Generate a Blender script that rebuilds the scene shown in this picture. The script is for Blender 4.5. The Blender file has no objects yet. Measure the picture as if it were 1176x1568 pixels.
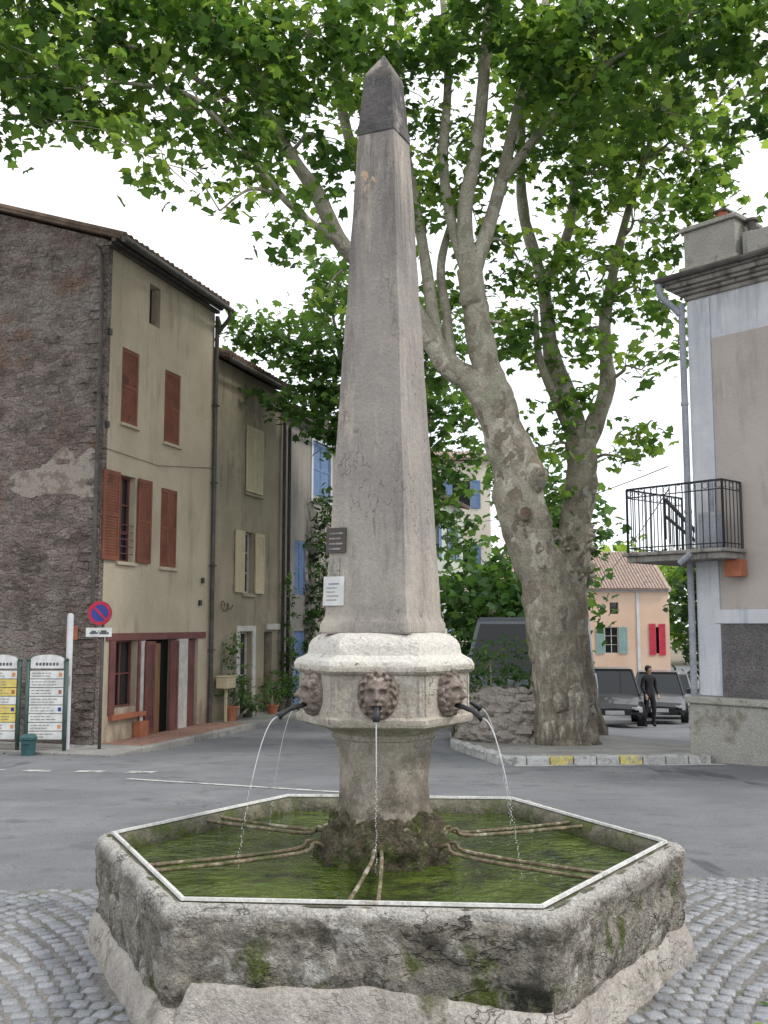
import bpy, math, random
from mathutils import Vector, Matrix, noise
import numpy as np
random.seed(7); rng=np.random.default_rng(7)
R=math.radians
# ------------------------------------------------------------------ helpers
def sm(t):
    t=max(0,min(1,t)); return t*t*(3-2*t)
def g(x,y):
    a=-.055*max(0,min(y,19)-6)
    return a-.06*max(0,min(y-19,23))*sm((x-2)/5)
class MB:
    def __init__(s): s.v=[];s.f=[];s.m=[];s.mi=0
    def poly(s,*p):
        n=len(s.v); s.v+=[tuple(q) for q in p]; s.f.append(tuple(range(n,n+len(p)))); s.m.append(s.mi)
    def box(s,x0,x1,y0,y1,z0,z1,M=None):
        n=len(s.v)
        vs=[Vector((x,y,z)) for z in (z0,z1) for y in (y0,y1) for x in (x0,x1)]
        if M is not None: vs=[M@v for v in vs]
        s.v+=[tuple(v) for v in vs]
        for f in ((0,2,3,1),(4,5,7,6),(0,1,5,4),(2,6,7,3),(0,4,6,2),(1,3,7,5)):
            s.f.append(tuple(n+i for i in f)); s.m.append(s.mi)
    def tube(s,pts,rad,n=8,cap=True,amp=0,fr=2.0):
        pts=[Vector(p) for p in pts]; k=len(pts)
        if not hasattr(rad,'__len__'): rad=[rad]*k
        t0=(pts[1]-pts[0]).normalized()
        a=t0.orthogonal().normalized(); base=len(s.v)
        for i in range(k):
            t=(pts[min(i+1,k-1)]-pts[max(i-1,0)]).normalized()
            a=(a-t*a.dot(t)).normalized(); b=t.cross(a)
            for j in range(n):
                an=2*math.pi*j/n; d=a*math.cos(an)+b*math.sin(an)
                r=rad[i]
                p=pts[i]+d*r
                if amp: p+=d*(r*amp*noise.noise(p*fr)+r*amp*.5*noise.noise(p*fr*2.7))
                s.v.append(tuple(p))
        for i in range(k-1):
            for j in range(n):
                s.f.append((base+i*n+j,base+i*n+(j+1)%n,base+(i+1)*n+(j+1)%n,base+(i+1)*n+j)); s.m.append(s.mi)
        if cap:
            s.f.append(tuple(base+j for j in range(n))[::-1]); s.m.append(s.mi)
            s.f.append(tuple(base+(k-1)*n+j for j in range(n))); s.m.append(s.mi)
    def loft(s,prof,sides,rot=0,segs=8,c=0.0,amp=0,fr=6,dz=None,cap=True,cx=0,cy=0,dent=0):
        pr=[]
        for i in range(len(prof)-1):
            (r0,z0),(r1,z1)=prof[i],prof[i+1]
            k=1
            if dz: k=max(1,int(math.hypot(r1-r0,z1-z0)/dz))
            for j in range(k): pr.append((r0+(r1-r0)*j/k,z0+(z1-z0)*j/k))
        pr.append(prof[-1])
        base=len(s.v); n=sides*segs
        for (r,z) in pr:
            for k in range(sides):
                a0=rot+2*math.pi*k/sides; a1=rot+2*math.pi*(k+1)/sides
                for j in range(segs):
                    t=j/segs
                    x=math.cos(a0)*(1-t)+math.cos(a1)*t; y=math.sin(a0)*(1-t)+math.sin(a1)*t
                    l=math.hypot(x,y); ll=min(l,1-c); x*=ll/l*r; y*=ll/l*r
                    p=Vector((x,y,z))
                    if amp:
                        d=Vector((x,y,0)); 
                        if d.length>1e-6: d.normalize()
                        nn=noise.noise(p*fr)+.5*noise.noise(p*fr*2.3)+.25*noise.noise(p*fr*5)
                        if dent:
                            q=Vector((p.x*3,p.y*3,p.z*9)); w=noise.noise(q)
                            nn-=dent*sm((w-.18)/.25)+dent*.6*sm((.035-abs(noise.noise(Vector((p.x*2+7,p.y*2,p.z*11)))))/.035)
                        p+=(d+Vector((0,0,.35)))*nn*amp
                    s.v.append((p.x+cx,p.y+cy,p.z))
        for i in range(len(pr)-1):
            for j in range(n):
                s.f.append((base+i*n+j,base+i*n+(j+1)%n,base+(i+1)*n+(j+1)%n,base+(i+1)*n+j)); s.m.append(s.mi)
        if cap:
            s.f.append(tuple(base+j for j in range(n))[::-1]); s.m.append(s.mi)
            e=base+(len(pr)-1)*n
            s.f.append(tuple(e+j for j in range(n))); s.m.append(s.mi)
    def obj(s,name,mats,parent=None,smooth=False,bevel=0,loc=(0,0,0),rz=0,angle=None):
        me=bpy.data.meshes.new(name); me.from_pydata(s.v,[],s.f)
        if not isinstance(mats,(list,tuple)): mats=[mats]
        for m in mats: me.materials.append(m)
        me.polygons.foreach_set('material_index',s.m)
        if smooth: me.polygons.foreach_set('use_smooth',[True]*len(s.f))
        me.update()
        o=bpy.data.objects.new(name,me); bpy.context.collection.objects.link(o)
        o.location=loc; o.rotation_euler=(0,0,rz)
        if parent: o.parent=parent
        if bevel:
            b=o.modifiers.new('b','BEVEL'); b.width=bevel; b.segments=2; b.limit_method='ANGLE'
        if angle:
            try: me.set_sharp_from_angle(angle=R(angle))
            except Exception: pass
        return o
def empty(name,loc=(0,0,0),rz=0,parent=None):
    o=bpy.data.objects.new(name,None); bpy.context.collection.objects.link(o)
    o.location=loc; o.rotation_euler=(0,0,rz); o.empty_display_size=.2
    if parent: o.parent=parent
    return o
def cat(P,k=6):
    P=[np.array(p,float) for p in P]; out=[]
    Q=[2*P[0]-P[1]]+P+[2*P[-1]-P[-2]]
    for i in range(1,len(Q)-2):
        for j in range(k):
            t=j/k
            out.append(.5*((2*Q[i])+(-Q[i-1]+Q[i+1])*t+(2*Q[i-1]-5*Q[i]+4*Q[i+1]-Q[i+2])*t*t+(-Q[i-1]+3*Q[i]-3*Q[i+1]+Q[i+2])*t**3))
    out.append(P[-1]); return out
# ------------------------------------------------------------------ materials
def base_mat(name):
    m=bpy.data.materials.new(name); m.use_nodes=True; nt=m.node_tree; nt.nodes.clear()
    out=nt.nodes.new('ShaderNodeOutputMaterial'); b=nt.nodes.new('ShaderNodeBsdfPrincipled')
    nt.links.new(b.outputs[0],out.inputs[0]); return m,nt,b
def N(nt,t,**k):
    n=nt.nodes.new(t)
    for a,v in k.items(): setattr(n,a,v)
    return n
def mapping(nt,stretch):
    tc=N(nt,'ShaderNodeTexCoord'); mp=N(nt,'ShaderNodeMapping'); mp.inputs['Scale'].default_value=stretch
    nt.links.new(tc.outputs['Object'],mp.inputs[0]); return mp.outputs[0]
def noise_fac(nt,scale,lo,hi,stretch=(1,1,1),detail=4,rough=.62):
    no=N(nt,'ShaderNodeTexNoise'); no.inputs['Scale'].default_value=scale; no.inputs['Detail'].default_value=detail
    no.inputs['Roughness'].default_value=rough
    nt.links.new(mapping(nt,stretch),no.inputs['Vector'])
    mr=N(nt,'ShaderNodeMapRange'); mr.interpolation_type='SMOOTHSTEP'
    mr.inputs[1].default_value=lo; mr.inputs[2].default_value=hi
    nt.links.new(no.outputs[0],mr.inputs[0]); return mr.outputs[0]
def mixc(nt,fac,a,b,mode='MIX'):
    m=N(nt,'ShaderNodeMix',data_type='RGBA',blend_type=mode)
    for sock,v in ((m.inputs[0],fac),(m.inputs[6],a),(m.inputs[7],b)):
        if isinstance(v,(int,float)): sock.default_value=v
        elif isinstance(v,tuple): sock.default_value=(v[0],v[1],v[2],1)
        else: nt.links.new(v,sock)
    return m.outputs[2]
def mth(nt,op,a,b=0.0):
    m=N(nt,'ShaderNodeMath',operation=op)
    for s,v in ((m.inputs[0],a),(m.inputs[1],b)):
        if isinstance(v,(int,float)): s.default_value=v
        else: nt.links.new(v,s)
    return m.outputs[0]
def scalec(nt,col,f,a,b):
    mr=N(nt,'ShaderNodeMapRange'); mr.inputs[3].default_value=a; mr.inputs[4].default_value=b
    nt.links.new(f,mr.inputs[0])
    vm=N(nt,'ShaderNodeVectorMath',operation='SCALE'); nt.links.new(col,vm.inputs[0]); nt.links.new(mr.outputs[0],vm.inputs['Scale']); return vm.outputs[0]
def crackf(nt,scale,stretch,w):
    no=N(nt,'ShaderNodeTexNoise'); no.inputs['Scale'].default_value=scale; no.inputs['Detail'].default_value=4; no.inputs['Roughness'].default_value=.6
    nt.links.new(mapping(nt,stretch),no.inputs['Vector'])
    a=mth(nt,'ABSOLUTE',mth(nt,'SUBTRACT',no.outputs[0],.5))
    mr=N(nt,'ShaderNodeMapRange'); mr.inputs[1].default_value=0; mr.inputs[2].default_value=w; mr.inputs[3].default_value=1; mr.inputs[4].default_value=0
    nt.links.new(a,mr.inputs[0]); return mth(nt,'MULTIPLY',mr.outputs[0],noise_fac(nt,scale*.7,.45,.6,(1,1,1),2))
def surf(name,c1,c2,scale=3,rough=.85,layers=(),fine=.35,fscale=60,bump=.4,bscale=25,bdist=.02,stretch=(1,1,1),metal=0,extra_bump=None,attr=None,spec=.3,cells=None,cracks=None):
    m,nt,b=base_mat(name)
    col=mixc(nt,noise_fac(nt,scale,.33,.67,stretch),c1,c2)
    if cells:
        v=N(nt,'ShaderNodeTexVoronoi'); v.inputs['Scale'].default_value=cells[0]; nt.links.new(mapping(nt,cells[1]),v.inputs['Vector'])
        sp=N(nt,'ShaderNodeSeparateXYZ'); nt.links.new(v.outputs['Color'],sp.inputs[0]); col=scalec(nt,col,sp.outputs[0],1-cells[2],1+cells[2])
    for L in layers: # (color,scale,lo,hi,stretch,zr)
        f=noise_fac(nt,L[1],L[2],L[3],L[4] if len(L)>4 else (1,1,1),5,.7)
        if len(L)>5 and L[5]:
            tc=N(nt,'ShaderNodeTexCoord'); sp=N(nt,'ShaderNodeSeparateXYZ'); nt.links.new(tc.outputs['Object'],sp.inputs[0])
            mr=N(nt,'ShaderNodeMapRange'); mr.interpolation_type='SMOOTHSTEP'
            mr.inputs[1].default_value=L[5][0]; mr.inputs[2].default_value=L[5][1]; nt.links.new(sp.outputs[2],mr.inputs[0])
            f=mth(nt,'MULTIPLY',f,mr.outputs[0])
        col=mixc(nt,f,col,L[0])
    cf=None
    if cracks: cf=crackf(nt,cracks[0],cracks[1],cracks[2]); col=mixc(nt,mth(nt,'MULTIPLY',cf,.8),col,cracks[3])
    if attr:
        at=N(nt,'ShaderNodeAttribute',attribute_name='rnd'); col=scalec(nt,col,at.outputs['Fac'],1-attr,1+attr)
    if fine: col=scalec(nt,col,noise_fac(nt,fscale,.3,.7,(1,1,1),3,.7),1-fine,1+fine*.6)
    nt.links.new(col,b.inputs['Base Color']); b.inputs['Roughness'].default_value=rough; b.inputs['Metallic'].default_value=metal
    b.inputs['Specular IOR Level'].default_value=spec
    if bump:
        f=noise_fac(nt,bscale,.2,.8,(1,1,1),5,.7)
        if extra_bump: f=mth(nt,'ADD',f,extra_bump(nt))
        if cf: f=mth(nt,'SUBTRACT',f,cf)
        bp=N(nt,'ShaderNodeBump'); bp.inputs['Strength'].default_value=bump; bp.inputs['Distance'].default_value=bdist
        nt.links.new(f,bp.inputs['Height']); nt.links.new(bp.outputs[0],b.inputs['Normal'])
    return m
def plain(name,c,rough=.5,metal=0,fine=.12):
    m,nt,b=base_mat(name); col=mixc(nt,noise_fac(nt,6,.33,.67,(1,1,1),3),tuple(x*.85 for x in c),tuple(min(1,x*1.12) for x in c))
    nt.links.new(col,b.inputs['Base Color']); b.inputs['Roughness'].default_value=rough; b.inputs['Metallic'].default_value=metal; b.inputs['Specular IOR Level'].default_value=.4; return m
def voro(scale,w=1.0,stretch=(1,1,1)):
    def f(nt):
        v=N(nt,'ShaderNodeTexVoronoi',feature='DISTANCE_TO_EDGE'); v.inputs['Scale'].default_value=scale
        nt.links.new(mapping(nt,stretch),v.inputs['Vector'])
        mr=N(nt,'ShaderNodeMapRange'); mr.inputs[2].default_value=.12; mr.inputs[4].default_value=w; nt.links.new(v.outputs['Distance'],mr.inputs[0])
        return mr.outputs[0]
    return f
def barkmat():
    m,nt,b=base_mat('plane_bark')
    no=N(nt,'ShaderNodeTexNoise'); no.inputs['Scale'].default_value=3.5; no.inputs['Detail'].default_value=4; nt.links.new(mapping(nt,(1,1,1)),no.inputs['Vector'])
    sc=N(nt,'ShaderNodeVectorMath',operation='SCALE'); sc.inputs['Scale'].default_value=.55; nt.links.new(no.outputs['Color'],sc.inputs[0])
    ad=N(nt,'ShaderNodeVectorMath',operation='ADD'); nt.links.new(mapping(nt,(1,1,.65)),ad.inputs[0]); nt.links.new(sc.outputs[0],ad.inputs[1])
    v=N(nt,'ShaderNodeTexVoronoi'); v.inputs['Scale'].default_value=6.5; nt.links.new(ad.outputs[0],v.inputs['Vector'])
    sp=N(nt,'ShaderNodeSeparateXYZ'); nt.links.new(v.outputs['Color'],sp.inputs[0])
    cr=N(nt,'ShaderNodeValToRGB'); cr.color_ramp.interpolation='CONSTANT'; e=cr.color_ramp.elements
    e[0].position=0; e[0].color=(.28,.24,.185,1); e[1].position=.28; e[1].color=(.42,.38,.31,1)
    for p,c in ((.5,(.35,.32,.25,1)),(.66,(.56,.53,.45,1)),(.8,(.32,.325,.235,1)),(.9,(.18,.15,.115,1))): k=e.new(p); k.color=c
    nt.links.new(sp.outputs[0],cr.inputs[0])
    col=mixc(nt,.30,cr.outputs[0],mixc(nt,noise_fac(nt,2,.35,.65),(.30,.265,.21),(.46,.42,.345)))
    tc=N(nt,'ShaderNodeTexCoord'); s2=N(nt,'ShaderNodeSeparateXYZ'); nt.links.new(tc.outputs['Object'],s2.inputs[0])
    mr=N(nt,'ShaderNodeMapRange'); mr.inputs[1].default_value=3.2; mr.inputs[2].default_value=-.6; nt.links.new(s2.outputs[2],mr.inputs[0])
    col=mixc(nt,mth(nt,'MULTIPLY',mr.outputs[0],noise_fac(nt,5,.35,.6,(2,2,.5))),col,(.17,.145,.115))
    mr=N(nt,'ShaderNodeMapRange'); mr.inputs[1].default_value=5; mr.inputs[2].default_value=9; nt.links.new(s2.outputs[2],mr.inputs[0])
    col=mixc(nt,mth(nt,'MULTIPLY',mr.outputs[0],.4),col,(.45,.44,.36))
    col=scalec(nt,col,noise_fac(nt,30,.3,.7),.75,1.15)
    nt.links.new(col,b.inputs['Base Color']); b.inputs['Roughness'].default_value=.9; b.inputs['Specular IOR Level'].default_value=.2
    h=mth(nt,'ADD',mth(nt,'MULTIPLY',sp.outputs[0],.7),noise_fac(nt,11,.2,.8,(1,1,.6),5))
    bp=N(nt,'ShaderNodeBump'); bp.inputs['Strength'].default_value=.8; bp.inputs['Distance'].default_value=.04; nt.links.new(h,bp.inputs['Height']); nt.links.new(bp.outputs[0],b.inputs['Normal']); return m
M={}
M['obelisk']=surf('obelisk_stone',(.26,.237,.22),(.335,.305,.28),1.8,.9,[((.41,.365,.31),4,.5,.7,(2,2,.35)),((.19,.175,.168),3.0,.50,.72,(3,3,.3)),((.14,.13,.125),2.0,.46,.66,(4,4,.45),(2.8,4.2)),((.50,.37,.25),5,.66,.70,(1,1,.8)),((.46,.42,.36),1.6,.35,.7,(1,1,.6),(2.3,1.6)),((.17,.16,.15),14,.64,.72)],fine=.12,fscale=80,bump=.4,bscale=20,bdist=.012,cracks=(2.2,(2,2,.8),.006,(.14,.125,.11)))
M['cap']=surf('weathered_cap_stone',(.07,.068,.07),(.14,.13,.125),5,.85,[((.34,.29,.25),9,.38,.56,(1,1,1),(4.5,4.60)),((.28,.26,.24),8,.56,.68,(1,1,.5))],fine=.2,fscale=60,bump=.5)
M['ped']=surf('pedestal_stone',(.34,.305,.26),(.44,.40,.345),3,.9,[((.19,.165,.14),4,.52,.7,(2,2,.5)),((.56,.525,.47),5,.52,.7),((.60,.575,.53),3,.2,.4,(1,1,1),(1.37,1.42)),((.20,.175,.14),3,.40,.6,(1,1,1),(1.1,.95)),((.075,.065,.05),9,.38,.62,(1,1,1),(.88,.62)),((.10,.12,.03),7,.45,.6,(1,1,1),(.7,.55)),((.14,.12,.10),16,.64,.72)],fine=.2,fscale=70,bump=.55,bscale=24,bdist=.015,cracks=(3,(1,1,1),.008,(.12,.105,.09)))
M['basin']=surf('basin_stone',(.29,.265,.225),(.42,.385,.335),5,.92,[((.15,.135,.11),5,.49,.63,(1,1,1.5)),((.58,.555,.51),8,.50,.66),((.66,.635,.59),5,.22,.5,(1,1,1),(.47,.525)),((.12,.145,.04),4.5,.53,.64,(1,1,.7),(.53,.33)),((.045,.045,.032),4,.56,.67,(1,1,.5),(.44,.24)),((.34,.21,.13),10,.66,.73),((.08,.07,.055),16,.62,.70,(1,1,2.5))],fine=.32,fscale=75,bump=1.0,bscale=18,bdist=.05,cracks=(3.2,(1,1,2.6),.012,(.06,.052,.04)))
M['inner']=surf('wet_basin_wall',(.08,.08,.052),(.18,.165,.12),8,.5,[((.07,.09,.02),5,.48,.62)],fine=.3,bump=.6)
M['mortar']=surf('plinth_mortar',(.36,.33,.30),(.49,.455,.415),4,.92,[((.19,.17,.14),3,.5,.68),((.58,.55,.51),6,.6,.72),((.12,.13,.06),3,.58,.7)],fine=.2,bump=.7,bscale=18,bdist=.03,cracks=(3,(1,1,1.5),.007,(.12,.1,.085)))
M['steel']=surf('galvanised_strip',(.55,.55,.54),(.72,.72,.7),12,.5,[((.3,.28,.24),6,.55,.68)],fine=.2,bump=.1,metal=.1)
M['rust']=surf('weathered_pipe',(.14,.11,.075),(.25,.19,.125),14,.7,[((.42,.39,.32),7,.5,.66),((.10,.10,.045),9,.48,.60)],bump=.4)
M['mask']=surf('weathered_mask_stone',(.14,.11,.095),(.23,.185,.16),18,.65,[((.38,.33,.29),20,.53,.68)],fine=.25,fscale=90,bump=.5,bscale=60,bdist=.004)
M['black']=plain('black_iron',(.03,.03,.035),.45)
M['asphalt']=surf('asphalt',(.165,.17,.183),(.215,.222,.236),.7,.8,[((.13,.135,.148),1.6,.52,.7),((.25,.25,.255),.35,.55,.7),((.10,.10,.112),.5,.62,.66,(1,.2,1)),((.28,.28,.28),6,.66,.72),((.115,.12,.13),9,.62,.72)],fine=.25,fscale=70,bump=.5,bscale=60,bdist=.012,cracks=(.55,(1,1,1),.0035,(.07,.07,.075)))
M['soil']=surf('dry_earth',(.16,.14,.10),(.24,.2,.15),.4,.95)
M['joint']=surf('sett_joint',(.17,.165,.155),(.24,.23,.22),5,.95,[((.10,.13,.05),2,.55,.68)],bump=.5)
M['sett']=surf('granite_sett',(.22,.232,.25),(.32,.33,.35),1.2,.5,[((.155,.162,.175),.9,.5,.68),((.38,.38,.38),2.5,.6,.72)],fine=.3,fscale=80,bump=.5,bscale=60,bdist=.006,attr=.22,spec=.5)
M['pave']=surf('pavement_concrete',(.26,.255,.245),(.36,.35,.33),1.5,.9,[((.17,.165,.16),2,.55,.7)],bump=.4)
M['kerb']=surf('kerb_stone',(.42,.42,.41),(.56,.56,.55),3,.85,[((.25,.24,.23),4,.5,.66)],bump=.4)
M['yellow']=surf('yellow_paint',(.6,.5,.14),(.68,.6,.24),6,.7,[((.4,.38,.32),7,.5,.6)])
M['white']=surf('white_road_paint',(.5,.5,.49),(.62,.62,.6),4,.75,[((.23,.23,.24),5,.5,.6)])
M['stonewall']=surf('rough_rendered_stone',(.225,.18,.16),(.33,.275,.245),1.6,.95,[((.15,.12,.105),1.0,.5,.64,(1,1,1.8)),((.43,.37,.325),2.6,.56,.68,(1,1,2.2)),((.28,.18,.135),.7,.53,.65),((.36,.32,.29),.45,.5,.62)],fine=.35,fscale=22,bump=1.0,bscale=8,bdist=.08,extra_bump=voro(4.0,.4,(1,1,2.2)),cells=(4.0,(1,1,2.2),.22))
M['beige']=surf('beige_render',(.43,.37,.275),(.51,.445,.34),.9,.92,[((.33,.28,.215),1.2,.52,.72,(2,2,.35)),((.27,.21,.165),1.2,.44,.62,(1,1,.5),(1.2,-.4)),((.57,.50,.40),2,.62,.75),((.26,.23,.18),3,.56,.72,(4,4,.16),(4.5,8.5))],fine=.12,bump=.35,bscale=14)
M['ochre']=surf('ochre_render',(.27,.235,.17),(.35,.305,.22),.9,.92,[((.18,.155,.115),1.3,.5,.7,(2,2,.4)),((.39,.33,.25),1,.5,.7),((.14,.125,.10),3,.55,.72,(4,4,.16),(3.5,7.5))],fine=.12,bump=.35,bscale=14)
M['greyr']=surf('grey_render',(.27,.25,.23),(.33,.305,.275),.9,.92,[((.19,.175,.155),1.3,.5,.7,(2,2,.4))],bump=.35,bscale=14)
M['paleg']=surf('pale_render',(.45,.50,.43),(.55,.58,.5),.6,.92,[((.37,.38,.32),1.3,.5,.7,(2,2,.4))],bump=.2)
M['cream']=surf('cream_render',(.62,.57,.48),(.70,.65,.56),.6,.92,bump=.2)
M['pink']=surf('pink_render',(.62,.44,.33),(.70,.52,.40),.5,.92,bump=.2)
M['mauve']=surf('mauve_render',(.40,.355,.325),(.455,.41,.375),.6,.9,[((.35,.31,.285),1.2,.5,.7,(2,2,.4)),((.48,.44,.41),.7,.6,.75)],fine=.1,bump=.2)
M['trim']=surf('white_render_trim',(.50,.515,.55),(.61,.625,.65),1.2,.85,[((.38,.41,.47),1.3,.5,.7,(3,3,.3))],fine=.12,bump=.2)
M['rough']=surf('grey_roughcast',(.24,.225,.225),(.32,.30,.30),3,.95,fine=.4,fscale=45,bump=1.0,bscale=35,bdist=.05)
M['plinth']=surf('cement_plinth',(.34,.33,.30),(.43,.415,.38),2,.9,[((.23,.22,.18),2,.5,.66)],bump=.5)
M['cornice']=surf('stone_cornice',(.23,.215,.20),(.35,.33,.30),3,.9,[((.14,.13,.12),2,.5,.66,(3,3,.5))],bump=.4)
M['shut']=surf('redbrown_shutter',(.17,.06,.036),(.24,.09,.055),2,.7,[((.12,.05,.035),2,.55,.7)],fine=.15,bump=.15)
M['mar']=surf('maroon_wood',(.14,.055,.052),(.2,.08,.075),2,.7,bump=.15)
M['creamsh']=surf('cream_shutter',(.50,.43,.28),(.58,.5,.34),2,.7,bump=.15)
M['bluesh']=surf('blue_shutter',(.12,.19,.34),(.16,.25,.42),2,.65,bump=.15)
M['tealsh']=surf('teal_shutter',(.22,.36,.34),(.28,.42,.4),2,.65,bump=.15)
M['redsh']=plain('red_shutter',(.5,.04,.07),.6)
M['wood']=surf('tan_wood_door',(.26,.14,.075),(.36,.21,.11),6,.6,stretch=(3,3,.3),bump=.2)
M['whitep']=plain('white_paint',(.50,.48,.45),.6)
M['dark']=plain('dark_interior',(.012,.012,.014),.8)
M['lead']=surf('zinc_pipe',(.07,.065,.06),(.12,.11,.1),4,.6,metal=.2,bump=.1)
M['pipew']=surf('pale_downpipe',(.27,.29,.33),(.35,.37,.41),3,.6,bump=.1)
M['tile']=surf('canal_tile',(.36,.26,.215),(.46,.36,.31),3,.9,[((.22,.18,.16),3,.5,.68),((.52,.46,.42),5,.52,.66)],bump=.5)
M['tiled']=surf('old_tile_edge',(.13,.09,.07),(.21,.15,.115),3,.9,bump=.5)
M['bark']=barkmat()
M['rock']=surf('limestone_rock',(.34,.30,.265),(.46,.415,.37),2,.92,[((.18,.155,.135),4,.52,.68),((.56,.52,.48),6,.58,.7)],bump=.9,bscale=12,bdist=.04)
M['terra']=plain('terracotta',(.36,.13,.07),.8)
M['skin']=plain('skin',(.42,.27,.2),.6); M['hair']=plain('dark_hair',(.02,.015,.012),.6)
M['cloth']=plain('dark_clothes',(.018,.018,.022),.85)
M['signred']=plain('sign_red',(.42,.015,.05),.4); M['signblue']=plain('sign_blue',(.03,.045,.24),.4)
M['panel']=plain('sign_panel_white',(.62,.63,.62),.45); M['panely']=plain('sign_panel_yellow',(.66,.53,.15),.45)
M['ink']=plain('sign_ink',(.09,.09,.10),.6); M['dgreen']=plain('green_post',(.05,.09,.08),.5); M['teal']=plain('teal_bin',(.03,.09,.10),.45)
M['orange']=plain('orange_tab',(.62,.24,.08),.5)
M['tyre']=plain('tyre_rubber',(.02,.02,.02),.85)
def glassm(name,c=(.02,.024,.028),rough=.08,sp=.6):
    m,nt,b=base_mat(name); b.inputs['Base Color'].default_value=(*c,1); b.inputs['Roughness'].default_value=rough
    b.inputs['Specular IOR Level'].default_value=sp; return m
M['glass']=glassm('window_glass')
M['cglass']=glassm('car_glass',(.012,.014,.016),.06,.35)
M['lamp']=glassm('headlamp_glass',(.6,.62,.65),.15)
def paint(name,c):
    m,nt,b=base_mat(name); b.inputs['Base Color'].default_value=(*c,1); b.inputs['Roughness'].default_value=.38; b.inputs['Coat Weight'].default_value=.3
    return m
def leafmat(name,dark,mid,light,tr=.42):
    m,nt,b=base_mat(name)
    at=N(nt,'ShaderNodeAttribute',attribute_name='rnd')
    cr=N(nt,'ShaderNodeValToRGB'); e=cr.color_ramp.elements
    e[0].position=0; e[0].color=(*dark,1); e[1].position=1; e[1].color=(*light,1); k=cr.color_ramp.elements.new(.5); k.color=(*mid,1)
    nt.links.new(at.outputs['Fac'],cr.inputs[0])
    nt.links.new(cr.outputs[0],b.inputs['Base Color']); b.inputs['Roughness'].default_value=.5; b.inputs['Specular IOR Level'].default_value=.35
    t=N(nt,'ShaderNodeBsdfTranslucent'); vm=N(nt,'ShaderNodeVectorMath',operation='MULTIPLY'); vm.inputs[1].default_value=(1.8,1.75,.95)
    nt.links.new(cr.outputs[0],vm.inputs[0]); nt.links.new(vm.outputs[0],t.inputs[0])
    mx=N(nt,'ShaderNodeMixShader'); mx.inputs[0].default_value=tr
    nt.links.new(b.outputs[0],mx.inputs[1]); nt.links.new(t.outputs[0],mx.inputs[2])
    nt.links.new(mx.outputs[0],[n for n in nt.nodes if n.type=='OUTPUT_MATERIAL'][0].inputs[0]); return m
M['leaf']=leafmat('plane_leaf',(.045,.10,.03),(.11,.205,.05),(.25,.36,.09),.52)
M['leafd']=leafmat('dark_leaf',(.015,.04,.012),(.035,.08,.022),(.07,.13,.035),.3)
M['leafm']=leafmat('shrub_leaf',(.03,.08,.022),(.07,.15,.04),(.14,.24,.07),.42)
def water():
    m,nt,b=base_mat('fountain_water')
    c=mixc(nt,noise_fac(nt,2.2,.35,.65),(.036,.056,.010),(.075,.105,.016)); c=mixc(nt,noise_fac(nt,4,.46,.68),c,(.016,.024,.009))
    nt.links.new(c,b.inputs['Base Color']); b.inputs['Roughness'].default_value=.03; b.inputs['IOR'].default_value=1.33
    f=mth(nt,'ADD',noise_fac(nt,6,.2,.8,(1,1.2,1),2),mth(nt,'MULTIPLY',noise_fac(nt,18,.2,.8,(1,1.1,1),2),.4))
    bp=N(nt,'ShaderNodeBump'); bp.inputs['Strength'].default_value=.75; bp.inputs['Distance'].default_value=.035
    nt.links.new(f,bp.inputs['Height']); nt.links.new(bp.outputs[0],b.inputs['Normal']); return m
M['water']=water()
def jet():
    m,nt,b=base_mat('falling_water'); b.inputs['Base Color'].default_value=(.85,.88,.9,1); b.inputs['Roughness'].default_value=.1
    t=N(nt,'ShaderNodeBsdfTransparent'); mx=N(nt,'ShaderNodeMixShader'); mx.inputs[0].default_value=.45
    nt.links.new(t.outputs[0],mx.inputs[1]); nt.links.new(b.outputs[0],mx.inputs[2])
    nt.links.new(mx.outputs[0],[n for n in nt.nodes if n.type=='OUTPUT_MATERIAL'][0].inputs[0]); return m
M['jet']=jet()
# ------------------------------------------------------------------ ground
def axis(segs):
    out=[]
    for a,b,s in segs:
        k=max(1,int(round((b-a)/s))); out+=[a+(b-a)*i/k for i in range(k)]
    out.append(segs[-1][1]); return out
def grid(name,xs,ys,dz,mat):
    v=[(x,y,g(x,y)+dz) for y in ys for x in xs]; n=len(xs)
    f=[(j*n+i,j*n+i+1,(j+1)*n+i+1,(j+1)*n+i) for j in range(len(ys)-1) for i in range(n-1)]
    mb=MB(); mb.v=v; mb.f=f; mb.m=[0]*len(f); return mb.obj(name,mat,smooth=True)
xs=axis([(-30,-10,2),(-10,14,.5),(14,40,2)]); ys=axis([(-10,4,2),(4,30,.5),(30,90,2)])
grid('ground',axis([(-900,-30,145),(-30,-10,2),(-10,14,.5),(14,40,2),(40,900,143)]),axis([(-300,-10,58),(-10,4,2),(4,30,.5),(30,90,2),(90,1200,185)]),-.03,M['soil'])
grid('road',xs,ys,0,M['asphalt'])
def gy_front(x): return 6.65+.25*math.sin(x*.6)-.25*sm((x-1)/3)
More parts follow.
